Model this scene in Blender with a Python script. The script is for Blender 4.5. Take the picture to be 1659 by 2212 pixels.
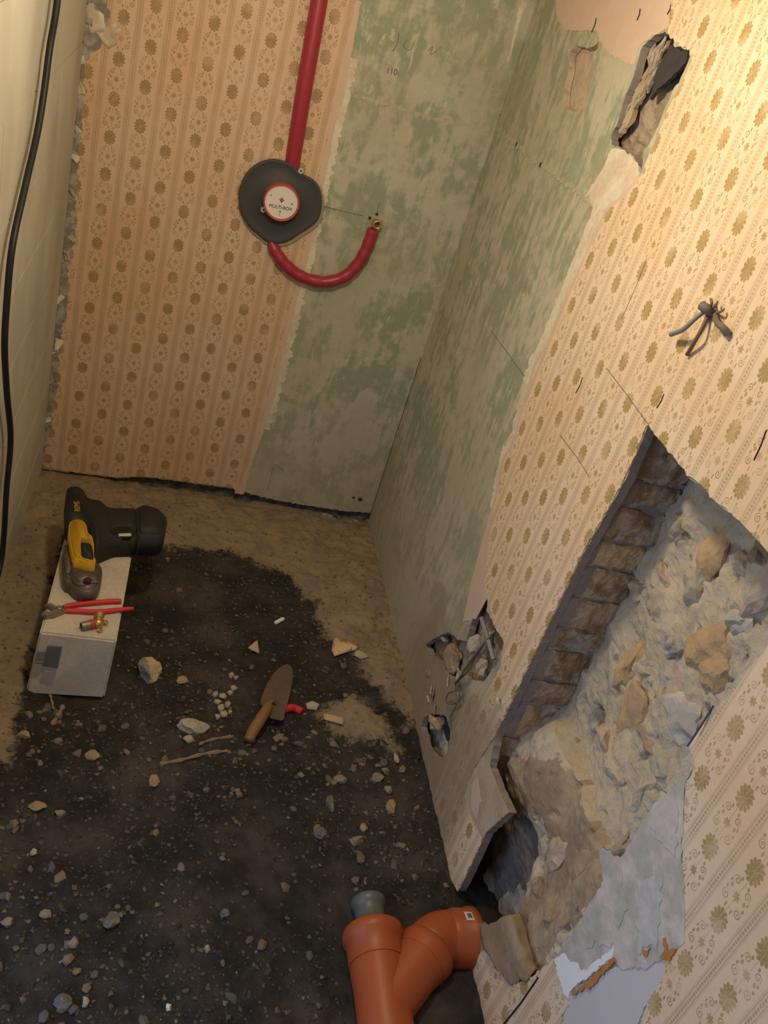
import bpy, bmesh, math, random
import numpy as np
from mathutils import Vector, Matrix, noise, geometry
rnd = random.Random(7)
for o in list(bpy.data.objects): bpy.data.objects.remove(o)
SC = bpy.context.scene
COL = SC.collection
# ------------------------------------------------------------------ camera, world, lights, exposure
IW, IH = 1659.0, 2212.0
FPX, YAW, PITCH, ROLL = 1890.5656, -0.312703048, 0.510769846, 0.320767844
CAM = Vector((-0.75081517, -2.45466, 1.49443793))
_f = Vector((-math.sin(YAW)*math.cos(PITCH), math.cos(YAW)*math.cos(PITCH), -math.sin(PITCH)))
_r = Vector((math.cos(YAW), math.sin(YAW), 0)); _u = _r.cross(_f)
R_ = math.cos(ROLL)*_r + math.sin(ROLL)*_u
U_ = -math.sin(ROLL)*_r + math.cos(ROLL)*_u
cd = bpy.data.cameras.new('camera'); cam = bpy.data.objects.new('camera', cd); COL.objects.link(cam)
cam.matrix_world = Matrix(((R_.x, U_.x, -_f.x, CAM.x), (R_.y, U_.y, -_f.y, CAM.y), (R_.z, U_.z, -_f.z, CAM.z), (0, 0, 0, 1)))
cd.sensor_fit = 'VERTICAL'; cd.sensor_height = 24.0; cd.lens = 24.0*FPX/IH
cd.clip_start = 0.01
SC.camera = cam
SC.view_settings.view_transform = 'Standard'; SC.view_settings.look = 'None'
SC.view_settings.gamma = 1.0; SC.view_settings.use_curve_mapping = False
SC.view_settings.exposure = 0.0
wd = bpy.data.worlds.new('world'); SC.world = wd; wd.use_nodes = True
wd.node_tree.nodes['Background'].inputs[0].default_value = (0.5, 0.65, 1.0, 1)
wd.node_tree.nodes['Background'].inputs[1].default_value = 0.15
def light(name, kind, loc, energy, color, **k):
    l = bpy.data.lights.new(name, kind); l.energy = energy; l.color = color
    for a, b in k.items(): setattr(l, a, b)
    o = bpy.data.objects.new(name, l); COL.objects.link(o); o.location = loc; return o
light('work_lamp', 'POINT', (-0.60, -1.15, 1.62), 20.0, (1.0, 0.83, 0.57), shadow_soft_size=0.05)
dl = light('daylight_from_doorway', 'AREA', (-1.12, -1.98, 0.62), 5.5, (0.50, 0.67, 1.0), shape='RECTANGLE', size=0.8, size_y=1.1)
dl.rotation_euler = (math.radians(90), 0, math.radians(-90))

# ------------------------------------------------------------------ helpers: pixel to surface
W = 1.05
def ray(px, py):
    return _f + R_*((px-IW/2)/FPX) - U_*((py-IH/2)/FPX)
def on(px, py, ax, v):
    d = ray(px, py); t = (v-CAM[ax])/d[ax]; return CAM + d*t
def RW(px, py, d=0.0): p = on(px, py, 0, -d); return (p.y, p.z)
def BW(px, py, d=0.0): p = on(px, py, 1, -d); return (p.x, p.z)
def LW(px, py, d=0.0): p = on(px, py, 0, -W+d); return (p.y, p.z)
def FL(px, py, z=0.0): p = on(px, py, 2, z); return (p.x, p.y)
def lift(plane, u, v, d):
    if plane == 'R': return (-d, u, v)
    if plane == 'B': return (u, -d, v)
    if plane == 'L': return (-W+d, u, v)
    return (u, v, d)
WLOC = {}
def mesh_obj(name, V, F, mat, parent=None, loc=None, smooth=False):
    me = bpy.data.meshes.new(name)
    base = WLOC[parent.name] if parent else Vector((0, 0, 0))
    if loc is not None: base = Vector(loc)
    me.from_pydata([tuple(Vector(v)-base) for v in V], [], F); me.update()
    if mat: me.materials.append(mat)
    if smooth: me.polygons.foreach_set('use_smooth', [True]*len(me.polygons))
    o = bpy.data.objects.new(name, me); COL.objects.link(o)
    if parent: o.parent = parent; o.location = base - WLOC[parent.name]
    else: o.location = base
    WLOC[o.name] = base.copy(); return o
def tag(o, label, cat, group=None):
    o['label'] = label; o['category'] = cat
    if group: o['group'] = group
    return o
def thing(name, label, cat, loc, group=None):
    o = bpy.data.objects.new(name, None); COL.objects.link(o); o.location = loc
    o.empty_display_size = 0.05
    WLOC[o.name] = Vector(loc); return tag(o, label, cat, group)
def struct(o): o['kind'] = 'structure'; return o
def merge(*parts):
    V, F = [], []
    for v, f in parts:
        k = len(V); V += list(v); F += [[i+k for i in q] for q in f]
    return V, F
def jag(loop, step=0.006, amp=0.003, seed=0.0, close=True):
    out = []; n = len(loop)
    for i in range(n if close else n-1):
        a = Vector(loop[i]); b = Vector(loop[(i+1) % n]); L = (b-a).length
        k = max(1, int(L/step)); nn = Vector((-(b-a).y, (b-a).x)).normalized() if L > 1e-9 else Vector((0, 0))
        for j in range(k):
            p = a + (b-a)*(j/k)
            e = noise.noise(Vector((p.x*90, p.y*90, seed)))*amp + noise.noise(Vector((p.x*260, p.y*260, seed+5)))*amp*0.6
            out.append(tuple(p + nn*e))
    if not close: out.append(tuple(loop[-1]))
    return out
def plate_vf(loops, plane, d0, d1):
    flat = [p for l in loops for p in l]
    tris = geometry.tessellate_polygon([[Vector((p[0], p[1], 0)) for p in l] for l in loops])
    n = len(flat)
    V = [lift(plane, p[0], p[1], d1) for p in flat] + [lift(plane, p[0], p[1], d0) for p in flat]
    F = [list(t) for t in tris] + [[i+n for i in reversed(t)] for t in tris]
    k = 0
    for l in loops:
        m = len(l)
        for i in range(m):
            a, b = k+i, k+(i+1) % m; F.append([a, b, b+n, a+n])
        k += m
    return V, F
def fixn(o):
    bm = bmesh.new(); bm.from_mesh(o.data); bmesh.ops.recalc_face_normals(bm, faces=bm.faces); bm.to_mesh(o.data); bm.free(); return o
def plate(name, loops, plane, d0, d1, mat, parent=None):
    V, F = plate_vf(loops, plane, d0, d1); return fixn(mesh_obj(name, V, F, mat, parent))
def tube_vf(pts, r, seg=12, cap=True):
    pts = [Vector(p) for p in pts]; n = len(pts); rr = r if isinstance(r, (list, tuple)) else [r]*n
    V, F = [], []; t0 = (pts[1]-pts[0]).normalized()
    ref = Vector((0, 0, 1)) if abs(t0.z) < 0.9 else Vector((1, 0, 0)); nv = t0.cross(ref).normalized()
    for i, p in enumerate(pts):
        t = (pts[min(i+1, n-1)]-pts[max(i-1, 0)]).normalized()
        nv = (nv - t*nv.dot(t)).normalized(); b = t.cross(nv)
        for k in range(seg):
            a = 2*math.pi*k/seg; V.append(tuple(p + (nv*math.cos(a)+b*math.sin(a))*rr[i]))
    for i in range(n-1):
        for k in range(seg):
            k2 = (k+1) % seg; F.append([i*seg+k, i*seg+k2, (i+1)*seg+k2, (i+1)*seg+k])
    if cap: F.append(list(range(seg))[::-1]); F.append([(n-1)*seg+k for k in range(seg)])
    return V, F
def spline(P, n=8):
    P = [Vector(p) for p in P]; out = []
    for i in range(len(P)-1):
        a = P[max(i-1, 0)]; b = P[i]; c = P[i+1]; d = P[min(i+2, len(P)-1)]
        for k in range(n):
            t = k/n
            out.append(0.5*((2*b)+(c-a)*t+(2*a-5*b+4*c-d)*t*t+(3*b-a-3*c+d)*t*t*t))
    out.append(P[-1]); return out
def lathe_vf(profile, mat4, seg=32):
    V, F = [], []; n = len(profile)
    for (r, h) in profile:
        for k in range(seg):
            a = 2*math.pi*k/seg; V.append(tuple(mat4 @ Vector((r*math.cos(a), r*math.sin(a), h))))
    for i in range(n-1):
        for k in range(seg):
            k2 = (k+1) % seg; F.append([i*seg+k, i*seg+k2, (i+1)*seg+k2, (i+1)*seg+k])
    b0 = len(V); V += V[:seg]; F.append(list(range(b0, b0+seg))[::-1])
    b1 = len(V); V += V[(n-1)*seg:n*seg]; F.append(list(range(b1, b1+seg)))
    return V, F
def frame(o, z, x=None):
    z = Vector(z).normalized(); x = Vector(x) if x else (Vector((1, 0, 0)) if abs(z.x) < 0.9 else Vector((0, 1, 0)))
    x = (x - z*x.dot(z)).normalized(); y = z.cross(x)
    return Matrix(((x.x, y.x, z.x, o[0]), (x.y, y.y, z.y, o[1]), (x.z, y.z, z.z, o[2]), (0, 0, 0, 1)))
def bm_out(bm):
    bm.verts.ensure_lookup_table(); bm.verts.index_update()
    V = [tuple(v.co) for v in bm.verts]; F = [[v.index for v in f.verts] for f in bm.faces]; bm.free(); return V, F
def prism_vf(loop, z0, z1, bev=0.004, seg=2, plane='F'):
    """outline in a plane, thickened, edges rounded"""
    bm = bmesh.new(); vs = [bm.verts.new((p[0], p[1], z0)) for p in loop]
    f = bm.faces.new(vs); r = bmesh.ops.extrude_face_region(bm, geom=[f])
    for e in r['geom']:
        if isinstance(e, bmesh.types.BMVert): e.co.z = z1
    bmesh.ops.recalc_face_normals(bm, faces=bm.faces)
    if bev > 0:
        es = [e for e in bm.edges if abs(e.verts[0].co.z-e.verts[1].co.z) < 1e-7]
        bmesh.ops.bevel(bm, geom=es, offset=bev, segments=seg, affect='EDGES', clamp_overlap=True)
    V, F = bm_out(bm)
    return [lift(plane, v[0], v[1], v[2]) for v in V], F
def hexa_vf(P, bev=0.003, cuts=0):
    """8 corners: bottom 4 ccw, top 4 ccw"""
    bm = bmesh.new(); vs = [bm.verts.new(p) for p in P]
    for q in ((3, 2, 1, 0), (4, 5, 6, 7), (0, 1, 5, 4), (1, 2, 6, 5), (2, 3, 7, 6), (3, 0, 4, 7)): bm.faces.new([vs[i] for i in q])
    bmesh.ops.recalc_face_normals(bm, faces=bm.faces)
    if bev > 0: bmesh.ops.bevel(bm, geom=list(bm.edges), offset=bev, segments=2, affect='EDGES')
    return bm_out(bm)
def box_vf(x0, x1, y0, y1, z0, z1, bev=0.0):
    return hexa_vf([(x0, y0, z0), (x1, y0, z0), (x1, y1, z0), (x0, y1, z0), (x0, y0, z1), (x1, y0, z1), (x1, y1, z1), (x0, y1, z1)], bev)
def rock_vf(seed, sx, sy, sz, sub=2, rough=0.25, planes=5):
    r = random.Random(seed); bm = bmesh.new(); bmesh.ops.create_icosphere(bm, subdivisions=sub, radius=1.0)
    pl = []
    for _ in range(planes):
        nrm = Vector((r.gauss(0, 1), r.gauss(0, 1), r.gauss(0, 1))).normalized(); pl.append((nrm, r.uniform(0.5, 0.85)))
    for v in bm.verts:
        p = v.co.copy()
        for nrm, h in pl:
            k = p.dot(nrm)
            if k > h: p -= nrm*(k-h)
        p *= 1 + rough*noise.noise(v.co*1.7+Vector((seed*3.1, 0, 0)))+0.4*rough*noise.noise(v.co*4.5+Vector((0, seed*1.7, 0)))
        v.co = Vector((p.x*sx, p.y*sy, p.z*sz))
    return bm_out(bm)
def move(vf, m): return [tuple(m @ Vector(v)) for v in vf[0]], vf[1]
def text_vf(s, size, m4, ext=0.0004):
    c = bpy.data.curves.new('t', 'FONT'); c.body = s; c.size = size; c.extrude = ext; c.align_x = 'CENTER'; c.align_y = 'CENTER'
    o = bpy.data.objects.new('t', c); COL.objects.link(o); dg = bpy.context.evaluated_depsgraph_get()
    me = bpy.data.meshes.new_from_object(o.evaluated_get(dg))
    V = [tuple(m4 @ v.co) for v in me.vertices]; F = [list(p.vertices) for p in me.polygons]
    bpy.data.objects.remove(o); bpy.data.curves.remove(c); bpy.data.meshes.remove(me); return V, F

# ------------------------------------------------------------------ helpers: node maths
T = None
class N:
    def __init__(s, k): s.k = k
    def __add__(a, b): return m_('ADD', a, b)
    __radd__ = __add__
    def __sub__(a, b): return m_('SUBTRACT', a, b)
    def __rsub__(a, b): return m_('SUBTRACT', b, a)
    def __mul__(a, b): return m_('MULTIPLY', a, b)
    __rmul__ = __mul__
    def __truediv__(a, b): return m_('DIVIDE', a, b)
    def __rtruediv__(a, b): return m_('DIVIDE', b, a)
    def __neg__(a): return m_('MULTIPLY', a, -1.0)
def put(sock, x):
    if isinstance(x, N): T.links.new(x.k, sock)
    else: sock.default_value = x
def m_(op, *a):
    n = T.nodes.new('ShaderNodeMath'); n.operation = op
    for i, x in enumerate(a): put(n.inputs[i], x)
    return N(n.outputs[0])
def ab(x): return m_('ABSOLUTE', x)
def mx(a, b): return m_('MAXIMUM', a, b)
def mn(a, b): return m_('MINIMUM', a, b)
def fl(x): return m_('FLOOR', x)
def fr(x): return m_('FRACT', x)
def sq(x): return m_('SQRT', x)
def at2(y, x): return m_('ARCTAN2', y, x)
def co(x): return m_('COSINE', x)
def ss(x, a, b):
    n = T.nodes.new('ShaderNodeMapRange'); n.interpolation_type = 'SMOOTHSTEP'
    put(n.inputs[0], x); n.inputs[1].default_value = a; n.inputs[2].default_value = b
    n.inputs[3].default_value = 0; n.inputs[4].default_value = 1; return N(n.outputs[0])
def below(x, a, w): return ss(x, a+w, a-w)
def xyz():
    t = T.nodes.new('ShaderNodeTexCoord'); s = T.nodes.new('ShaderNodeSeparateXYZ'); T.links.new(t.outputs['Object'], s.inputs[0])
    return N(s.outputs[0]), N(s.outputs[1]), N(s.outputs[2])
def vec(x, y, z):
    c = T.nodes.new('ShaderNodeCombineXYZ'); put(c.inputs[0], x); put(c.inputs[1], y); put(c.inputs[2], z); return N(c.outputs[0])
def nz(v, scale, det=4.0, rough=0.55, dist=0.0):
    n = T.nodes.new('ShaderNodeTexNoise'); T.links.new(v.k, n.inputs['Vector']); n.inputs['Scale'].default_value = scale
    n.inputs['Detail'].default_value = det; n.inputs['Roughness'].default_value = rough; n.inputs['Distortion'].default_value = dist
    return N(n.outputs[0])
def mix(a, b, f):
    n = T.nodes.new('ShaderNodeMix'); n.data_type = 'RGBA'; n.clamp_factor = True
    put(n.inputs[0], f)
    for i, x in ((6, a), (7, b)):
        if isinstance(x, N): T.links.new(x.k, n.inputs[i])
        else: n.inputs[i].default_value = (*x, 1)
    return N(n.outputs[2])
def scale_col(c, f):
    n = T.nodes.new('ShaderNodeMix'); n.data_type = 'RGBA'; n.blend_type = 'MULTIPLY'; n.inputs[0].default_value = 1
    T.links.new(c.k, n.inputs[6]) if isinstance(c, N) else setattr(n.inputs[6], 'default_value', (*c, 1))
    g = T.nodes.new('ShaderNodeCombineColor'); [put(g.inputs[i], f) for i in range(3)]
    T.links.new(g.outputs[0], n.inputs[7]); return N(n.outputs[2])
def start(name):
    global T
    m = bpy.data.materials.new(name); m.use_nodes = True; T = m.node_tree; return m
def finish(m, col, rough=0.85, metal=0.0, bump=None, bs=0.3, bd=0.002, spec=0.3):
    b = T.nodes['Principled BSDF']
    if isinstance(col, N): T.links.new(col.k, b.inputs['Base Color'])
    else: b.inputs['Base Color'].default_value = (*col, 1)
    put(b.inputs['Roughness'], rough); b.inputs['Metallic'].default_value = metal
    b.inputs['Specular IOR Level'].default_value = spec
    if bump is not None:
        n = T.nodes.new('ShaderNodeBump'); n.inputs['Strength'].default_value = bs; n.inputs['Distance'].default_value = bd
        put(n.inputs['Height'], bump); T.links.new(n.outputs[0], b.inputs['Normal'])
    return m
def plain(name, c, rough=0.6, metal=0.0, var=0.12, sc=40.0, bs=0.0, spec=0.3):
    m = start(name); x, y, z = xyz(); n = nz(vec(x, y, z), sc, 4)
    return finish(m, scale_col(c, (1-var)+n*(2*var)), rough, metal, n if bs else None, bs, spec=spec)
def two(name, c1, c2, sc=12.0, lo=0.42, hi=0.58, rough=0.9, bs=0.4, bd=0.003, det=6.0, fine=90.0):
    m = start(name); x, y, z = xyz(); v = vec(x, y, z); n = nz(v, sc, det, 0.6); g = nz(v, fine, 4, 0.6)
    return finish(m, scale_col(mix(c1, c2, ss(n, lo, hi)), 0.75+g*0.5), rough, 0, g+n*0.6, bs, bd)

# ------------------------------------------------------------------ materials
def wallpaper(name, axis, u0, v0, paper, ink, dirt_z=None):
    m = start(name); X, Y, Z = xyz(); u = X if axis == 'x' else Y
    p, Vv = 0.0692, 0.0917
    cu = (u-u0)/p; k = fl(cu+0.5); du = (cu-k)*p; odd = ab(m_('MODULO', k, 2.0))
    vv = (Z-v0)/Vv + odd*0.5
    dv = (vv-fl(vv+0.5))*Vv; v2 = vv+0.5; dw = (v2-fl(v2+0.5))*Vv
    ink_m = None; sft = 0.0006
    for oy, ph in ((0.0040, 0.0), (-0.0040, 0.6)):
        e = dv-oy; r = sq(du*du+e*e); a = at2(e, du)
        pet = below(r-0.0146*(0.91+0.09*co(a*10.0+ph)), 0.0, sft)
        shade = 0.62+0.38*ss(co(a*10.0+ph+0.8)+r*60.0, -0.3, 0.9)
        ring = below(ab(r-0.0032), 0.0008, 0.0004)
        f = pet*shade*(1-0.45*ring)
        ink_m = f if ink_m is None else mx(ink_m, f)
    r2 = sq(du*du+dw*dw); a2 = at2(dw, du)
    ink_m = mx(ink_m, 0.8*below(r2-0.0072*(0.78+0.22*co(a2*7.0)), 0.0, 0.0005))
    au = ab(du)
    for (cx, cy, R, h) in ((0.0140, -0.0135, 0.0068, 1), (0.0120, 0.0150, 0.0060, -1)):
        ex = au-cx; ey = dw-cy; r = sq(ex*ex+ey*ey); a = at2(ey*h, ex)
        sp = fr(r/0.0040-a/(2*math.pi))
        ink_m = mx(ink_m, 0.85*below(ab(sp-0.5), 0.21, 0.08)*below(r, R, 0.0006))
    for (cx, cy, sx, sy) in ((0.0060, -0.0215, 0.0016, 0.004), (0.0140, 0.0040, 0.0024, 0.0034), (0.0075, 0.0230, 0.0020, 0.003), (0.0185, -0.0035, 0.0020, 0.0030), (0.0185, 0.0080, 0.0016, 0.0026)):
        ex = (au-cx)/sx; ey = (dw-cy)/sy
        ink_m = mx(ink_m, 0.8*below(ex*ex+ey*ey, 1.0, 0.25))
    ink_m = mx(ink_m, 0.55*below(au, 0.0005, 0.0003)*below(ab(dw), 0.032, 0.002))
    ds = p/2-au
    ink_m = mx(ink_m, 0.6*below(ab(ds-0.0050), 0.0007, 0.0003))
    ink_m = mx(ink_m, 0.25*below(ab(ds-0.0075), 0.0005, 0.0003))
    tt = fr(Z/0.0058); ch = below(sq(ds*ds+((tt-0.5)*0.0058)*((tt-0.5)*0.0058)), 0.0021, 0.0005)
    ink_m = mx(ink_m, 0.7*ch)
    v3 = vec(X, Y, Z); big = nz(v3, 4.0, 4); fine = nz(v3, 160.0, 3)
    wearn = nz(v3, 22.0, 4)
    ink_m = ink_m*(0.55+0.75*ss(wearn, 0.25, 0.65))
    base = mix(paper, (paper[0]*0.97, paper[1]*0.86, paper[2]*0.74), ss(big, 0.35, 0.7))
    band = below(ds, 0.0085, 0.001)
    base = scale_col(base, 1-0.07*band)
    c = mix(base, ink, ink_m*0.88)
    c = scale_col(c, 0.92+0.16*fine)
    if dirt_z:
        d = ss(Z+(nz(v3, 9.0, 5)-0.5)*0.28, dirt_z+0.10, dirt_z-0.12)*(0.50+0.55*nz(v3, 25.0, 4))
        d = d*ss(Y, -1.34, -1.26)
        c = mix(c, (0.33, 0.245, 0.16), d)
    return finish(m, c, 0.75, 0, fine+ink_m*0.3, 0.12, 0.001, 0.25)
PAPER = (0.80, 0.62, 0.46); INK = (0.36, 0.235, 0.095)
WP_B = wallpaper('wallpaper_back', 'x', -0.9655, 0.638, (0.70, 0.515, 0.375), (0.36, 0.235, 0.11))
WP_R = wallpaper('wallpaper_right', 'y', -1.345, 1.136, (0.80, 0.635, 0.47), (0.40, 0.28, 0.11), dirt_z=0.37)
def distemper(name, axis):
    m = start(name); X, Y, Z = xyz(); u = X if axis == 'x' else Y
    v = vec(X, Y, Z); st = vec(X*4.0, Y*4.0, Z*1.0) if axis == 'x' else vec(X*4.0, Y*6.0, Z*1.0)
    n1 = nz(v, 5.5, 8, 0.66, 0.4); n2 = nz(st, 7.0, 6, 0.62, 0.3); n3 = nz(v, 38.0, 5, 0.6)
    f = ss(n1*0.62+n2*0.38+(n3-0.5)*0.16, 0.45, 0.54)
    c = mix((0.325, 0.355, 0.25), (0.52, 0.485, 0.375), f)
    w = ss(nz(st, 11.0, 7, 0.7, 0.6)+(n3-0.5)*0.2, 0.60, 0.64)
    c = mix(c, (0.60, 0.575, 0.47), w*0.8)
    ol = ss(nz(v, 2.6, 3), 0.42, 0.66); c = mix(c, (0.40, 0.365, 0.245), ol*0.45)
    low = ss(Z+(n1-0.5)*0.4, 0.5, 0.02); c = mix(c, (0.44, 0.375, 0.275), low*0.62)
    if axis == 'y':
        dr = ss(Z+(n1-0.5)*0.25, 0.36, 0.18)*ss(Y, -0.62, -0.85); c = mix(c, (0.36, 0.27, 0.175), dr*0.85)
    sp = ss(nz(v, 70.0, 3), 0.70, 0.76); c = mix(c, (0.22, 0.17, 0.11), sp*0.5)
    return finish(m, scale_col(c, 0.86+0.28*n3), 0.88, 0, n3*0.5+f*0.35+n2*0.3, 0.3, 0.002, 0.2)
GREEN_B = distemper('green_distemper_back', 'x'); GREEN_R = distemper('green_distemper_right', 'y')
m = start('aerated_block'); X, Y, Z = xyz(); v = vec(X, Y, Z)
n = nz(v, 3.0, 5); g = nz(v, 160.0, 3); st = nz(vec(X, Y*2.0, Z*0.7), 3.0, 4)
BLOCKM = finish(m, scale_col(mix((0.58, 0.56, 0.47), (0.47, 0.44, 0.36), ss(n*0.5+st*0.5, 0.4, 0.62)), 0.92+0.16*g), 0.9, 0, g, 0.15, 0.001, 0.2)
JOINT = plain('joint_mortar', (0.28, 0.25, 0.20), 0.95)
PINK = plain('pink_backing_paper', (0.66, 0.49, 0.385), 0.85, 0, 0.10, 25)
CREAM = two('cream_backing_paper', (0.72, 0.66, 0.52), (0.66, 0.54, 0.42), 16, bs=0.2, bd=0.001)
LILAC = plain('plain_backing_paper', (0.60, 0.56, 0.55), 0.85, 0, 0.06, 14)
RUST = plain('orange_brown_primer', (0.50, 0.22, 0.08), 0.85, 0, 0.25, 60)
WHITEP = plain('white_paint', (0.86, 0.87, 0.86), 0.7, 0, 0.06, 40)
BARE = two('bare_smoothed_plaster', (0.46, 0.43, 0.38), (0.62, 0.54, 0.48), 14, bs=0.5, bd=0.004, fine=45)
GREYPL = two('grey_crumbling_plaster', (0.25, 0.23, 0.21), (0.44, 0.41, 0.36), 30, bs=0.6, bd=0.004)
MORTAR = two('rubble_mortar', (0.49, 0.425, 0.32), (0.58, 0.485, 0.355), 8, 0.38, 0.62, bs=1.0, bd=0.006, fine=55)
MORTARB = two('brown_mortar', (0.33, 0.245, 0.165), (0.43, 0.33, 0.225), 10, bs=0.6, bd=0.004)
VOIDM = plain('cavity_shade', (0.055, 0.05, 0.05), 0.95, 0, 0.3, 50)  # near-black: the shade of deep cavities put into the colour
CUT = two('saw_cut_brick', (0.27, 0.225, 0.21), (0.32, 0.265, 0.235), 14, bs=0.25, bd=0.001, fine=150)
BROKEN = two('broken_brick', (0.30, 0.20, 0.13), (0.46, 0.335, 0.23), 24, bs=0.9, bd=0.005, fine=70)
OCHRE = two('ochre_stone', (0.58, 0.40, 0.215), (0.49, 0.345, 0.20), 20, bs=0.7, bd=0.004, fine=70)
PINKST = two('pinkish_stone', (0.56, 0.43, 0.32), (0.47, 0.385, 0.30), 18, bs=0.7, bd=0.004, fine=70)
GREYST = two('grey_stone', (0.26, 0.245, 0.22), (0.34, 0.31, 0.26), 20, bs=0.6, bd=0.003, fine=80)
PALEST = two('pale_plaster_chip', (0.50, 0.44, 0.33), (0.40, 0.335, 0.25), 25, bs=0.5, bd=0.003, fine=90)
LATH = two('fibrous_broken_plaster', (0.27, 0.205, 0.15), (0.40, 0.32, 0.235), 22, bs=1.0, bd=0.006, fine=60)
RED = plain('red_corrugated_insulation', (0.36, 0.028, 0.052), 0.36, 0, 0.06, 30, spec=0.5)
CUFFM = plain('dark_grey_sealing_cuff', (0.062, 0.062, 0.066), 0.55, 0, 0.12, 60, spec=0.3)
FLEECE = plain('fleece', (0.34, 0.29, 0.21), 0.9, 0, 0.2, 200)
REDCAP = plain('red_plastic', (0.56, 0.10, 0.075), 0.45, 0, 0.08, 60)
WHITEL = plain('white_lid', (0.80, 0.73, 0.70), 0.5, 0, 0.04, 40)
BLACK = plain('black_print', (0.03, 0.028, 0.028), 0.6)
CABLE = plain('black_cable', (0.016, 0.016, 0.02), 0.5)
BRASS = plain('brass', (0.70, 0.47, 0.20), 0.28, 0.9, 0.06)
STEEL = plain('worn_steel', (0.30, 0.27, 0.24), 0.45, 0.7, 0.2, 60)
DKSTEEL = plain('dark_oiled_steel', (0.15, 0.125, 0.105), 0.42, 0.35, 0.25, 40)
TOOLBLK = plain('black_tool_housing', (0.028, 0.028, 0.026), 0.6, 0, 0.15, 60)
YELLOW = plain('yellow_housing', (0.62, 0.34, 0.022), 0.5, 0, 0.08, 60)
REDGRIP = plain('red_grip', (0.62, 0.045, 0.055), 0.45, 0, 0.08, 40)
WOOD = plain('brown_wood', (0.26, 0.135, 0.05), 0.6, 0, 0.2, 30)
ORANGE = plain('orange_drain_pipe', (0.41, 0.095, 0.030), 0.42, 0, 0.08, 25, spec=0.45)
GREYPIPE = plain('grey_pipe', (0.13, 0.135, 0.13), 0.4, 0, 0.1, 25, spec=0.5)
WIREM = plain('old_wire_sheath', (0.17, 0.145, 0.12), 0.6, 0, 0.25, 90)
WIREG = plain('grey_wire_sheath', (0.25, 0.24, 0.25), 0.6, 0, 0.15, 90)
m = start('soil'); X, Y, Z = xyz(); v = vec(X, Y, Z)
at = T.nodes.new('ShaderNodeAttribute'); at.attribute_name = 'sand'; s_ = N(at.outputs['Fac'])
n1 = nz(v, 14, 7, 0.65); n2 = nz(v, 90, 5, 0.7); n3 = nz(v, 5, 4)
dark = mix((0.028, 0.026, 0.024), (0.060, 0.052, 0.045), ss(n1, 0.36, 0.68))
dark = mix(dark, (0.115, 0.092, 0.078), ss(n3, 0.48, 0.72)*0.6)
dark = mix(dark, (0.11, 0.096, 0.08), ss(n2, 0.62, 0.74)*0.6)
sand = mix((0.345, 0.265, 0.17), (0.26, 0.20, 0.145), ss(n1, 0.38, 0.64)); sand = mix(sand, (0.14, 0.115, 0.09), ss(n2, 0.60, 0.72)*0.6)
f = ss(s_+(n1-0.5)*1.5+(n2-0.5)*0.9, 0.35, 0.72)
SOIL = finish(m, mix(dark, sand, f), 0.95, 0, n2+n1, 0.8, 0.005, 0.15)
m = start('gravel'); at = T.nodes.new('ShaderNodeAttribute'); at.attribute_name = 'Col'; X, Y, Z = xyz()
GRAVEL = finish(m, scale_col(N(at.outputs['Color']), 0.8+0.4*nz(vec(X, Y, Z), 200, 3)), 0.9, 0, None, spec=0.2)

# ------------------------------------------------------------------ the ground
def sdist(poly, P):
    """signed distance (inside positive) of points to polygon"""
    P = np.asarray(P, float); x, y = P[:, 0], P[:, 1]; best = np.full(len(P), 1e9); ins = np.zeros(len(P), bool); n = len(poly)
    for i in range(n):
        ax, ay = poly[i]; bx, by = poly[(i+1) % n]; dx, dy = bx-ax, by-ay; L = dx*dx+dy*dy+1e-12
        t = np.clip(((x-ax)*dx+(y-ay)*dy)/L, 0, 1); best = np.minimum(best, np.hypot(x-ax-t*dx, y-ay-t*dy))
        c = ((ay > y) != (by > y)); ins ^= c & (x < (bx-ax)*(y-ay)/((by-ay) if by != ay else 1e-12)+ax)
    return np.where(ins, best, -best)
POLY_S = [[(0.1, 0.1), (-1.2, 0.1), (-1.2, -0.05)] + [FL(*q) for q in ((150, 1130), (300, 1190), (400, 1182), (520, 1198), (560, 1218), (620, 1245), (680, 1295), (690, 1345), (720, 1385), (780, 1425), (800, 1475), (850, 1510), (885, 1570))] + [(0.1, -0.8)],
          [(-1.2, 0.1)] + [FL(*q) for q in ((140, 1120), (118, 1240), (95, 1350), (55, 1480), (38, 1540), (25, 1640))] + [(-1.2, -1.25)],
          [FL(*q) for q in ((690, 1525), (760, 1490), (830, 1540), (860, 1620), (810, 1600), (720, 1560))]]
def sandv(P):
    s = np.max([sdist(p, P) for p in POLY_S], axis=0); return np.clip(0.5+s/0.09, 0, 1)
def hgt(x, y, s):
    p = Vector((x, y, 0))
    b = -0.022*max(0, min(1, (0.0-x-0.06)/0.16))*max(0, min(1, (x+0.98)/0.14))*max(0, min(1, (-y-0.3)/0.3))
    b += 0.010*s - 0.012*max(0, min(1, (y+.035)/.03))
    b += 0.010*noise.noise(p*6.0) + 0.006*noise.noise(p*17.0) + 0.0046*noise.noise(p*45.0+Vector((3, 1, 0))) + 0.0026*noise.noise(p*100.0)
    b += s*(.004*noise.noise(p*38.0)+.004*abs(noise.noise(p*75.0)))
    return b-0.004
xs = np.arange(-1.10, 0.161, 0.005); ys = np.arange(-2.75, 0.051, 0.005)
GP = np.array([(x, y) for y in ys for x in xs]); GS = sandv(GP)
gz = [hgt(GP[i, 0], GP[i, 1], GS[i]) for i in range(len(GP))]
nx = len(xs)
fV = [(GP[i, 0], GP[i, 1], gz[i]) for i in range(len(GP))]
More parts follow.
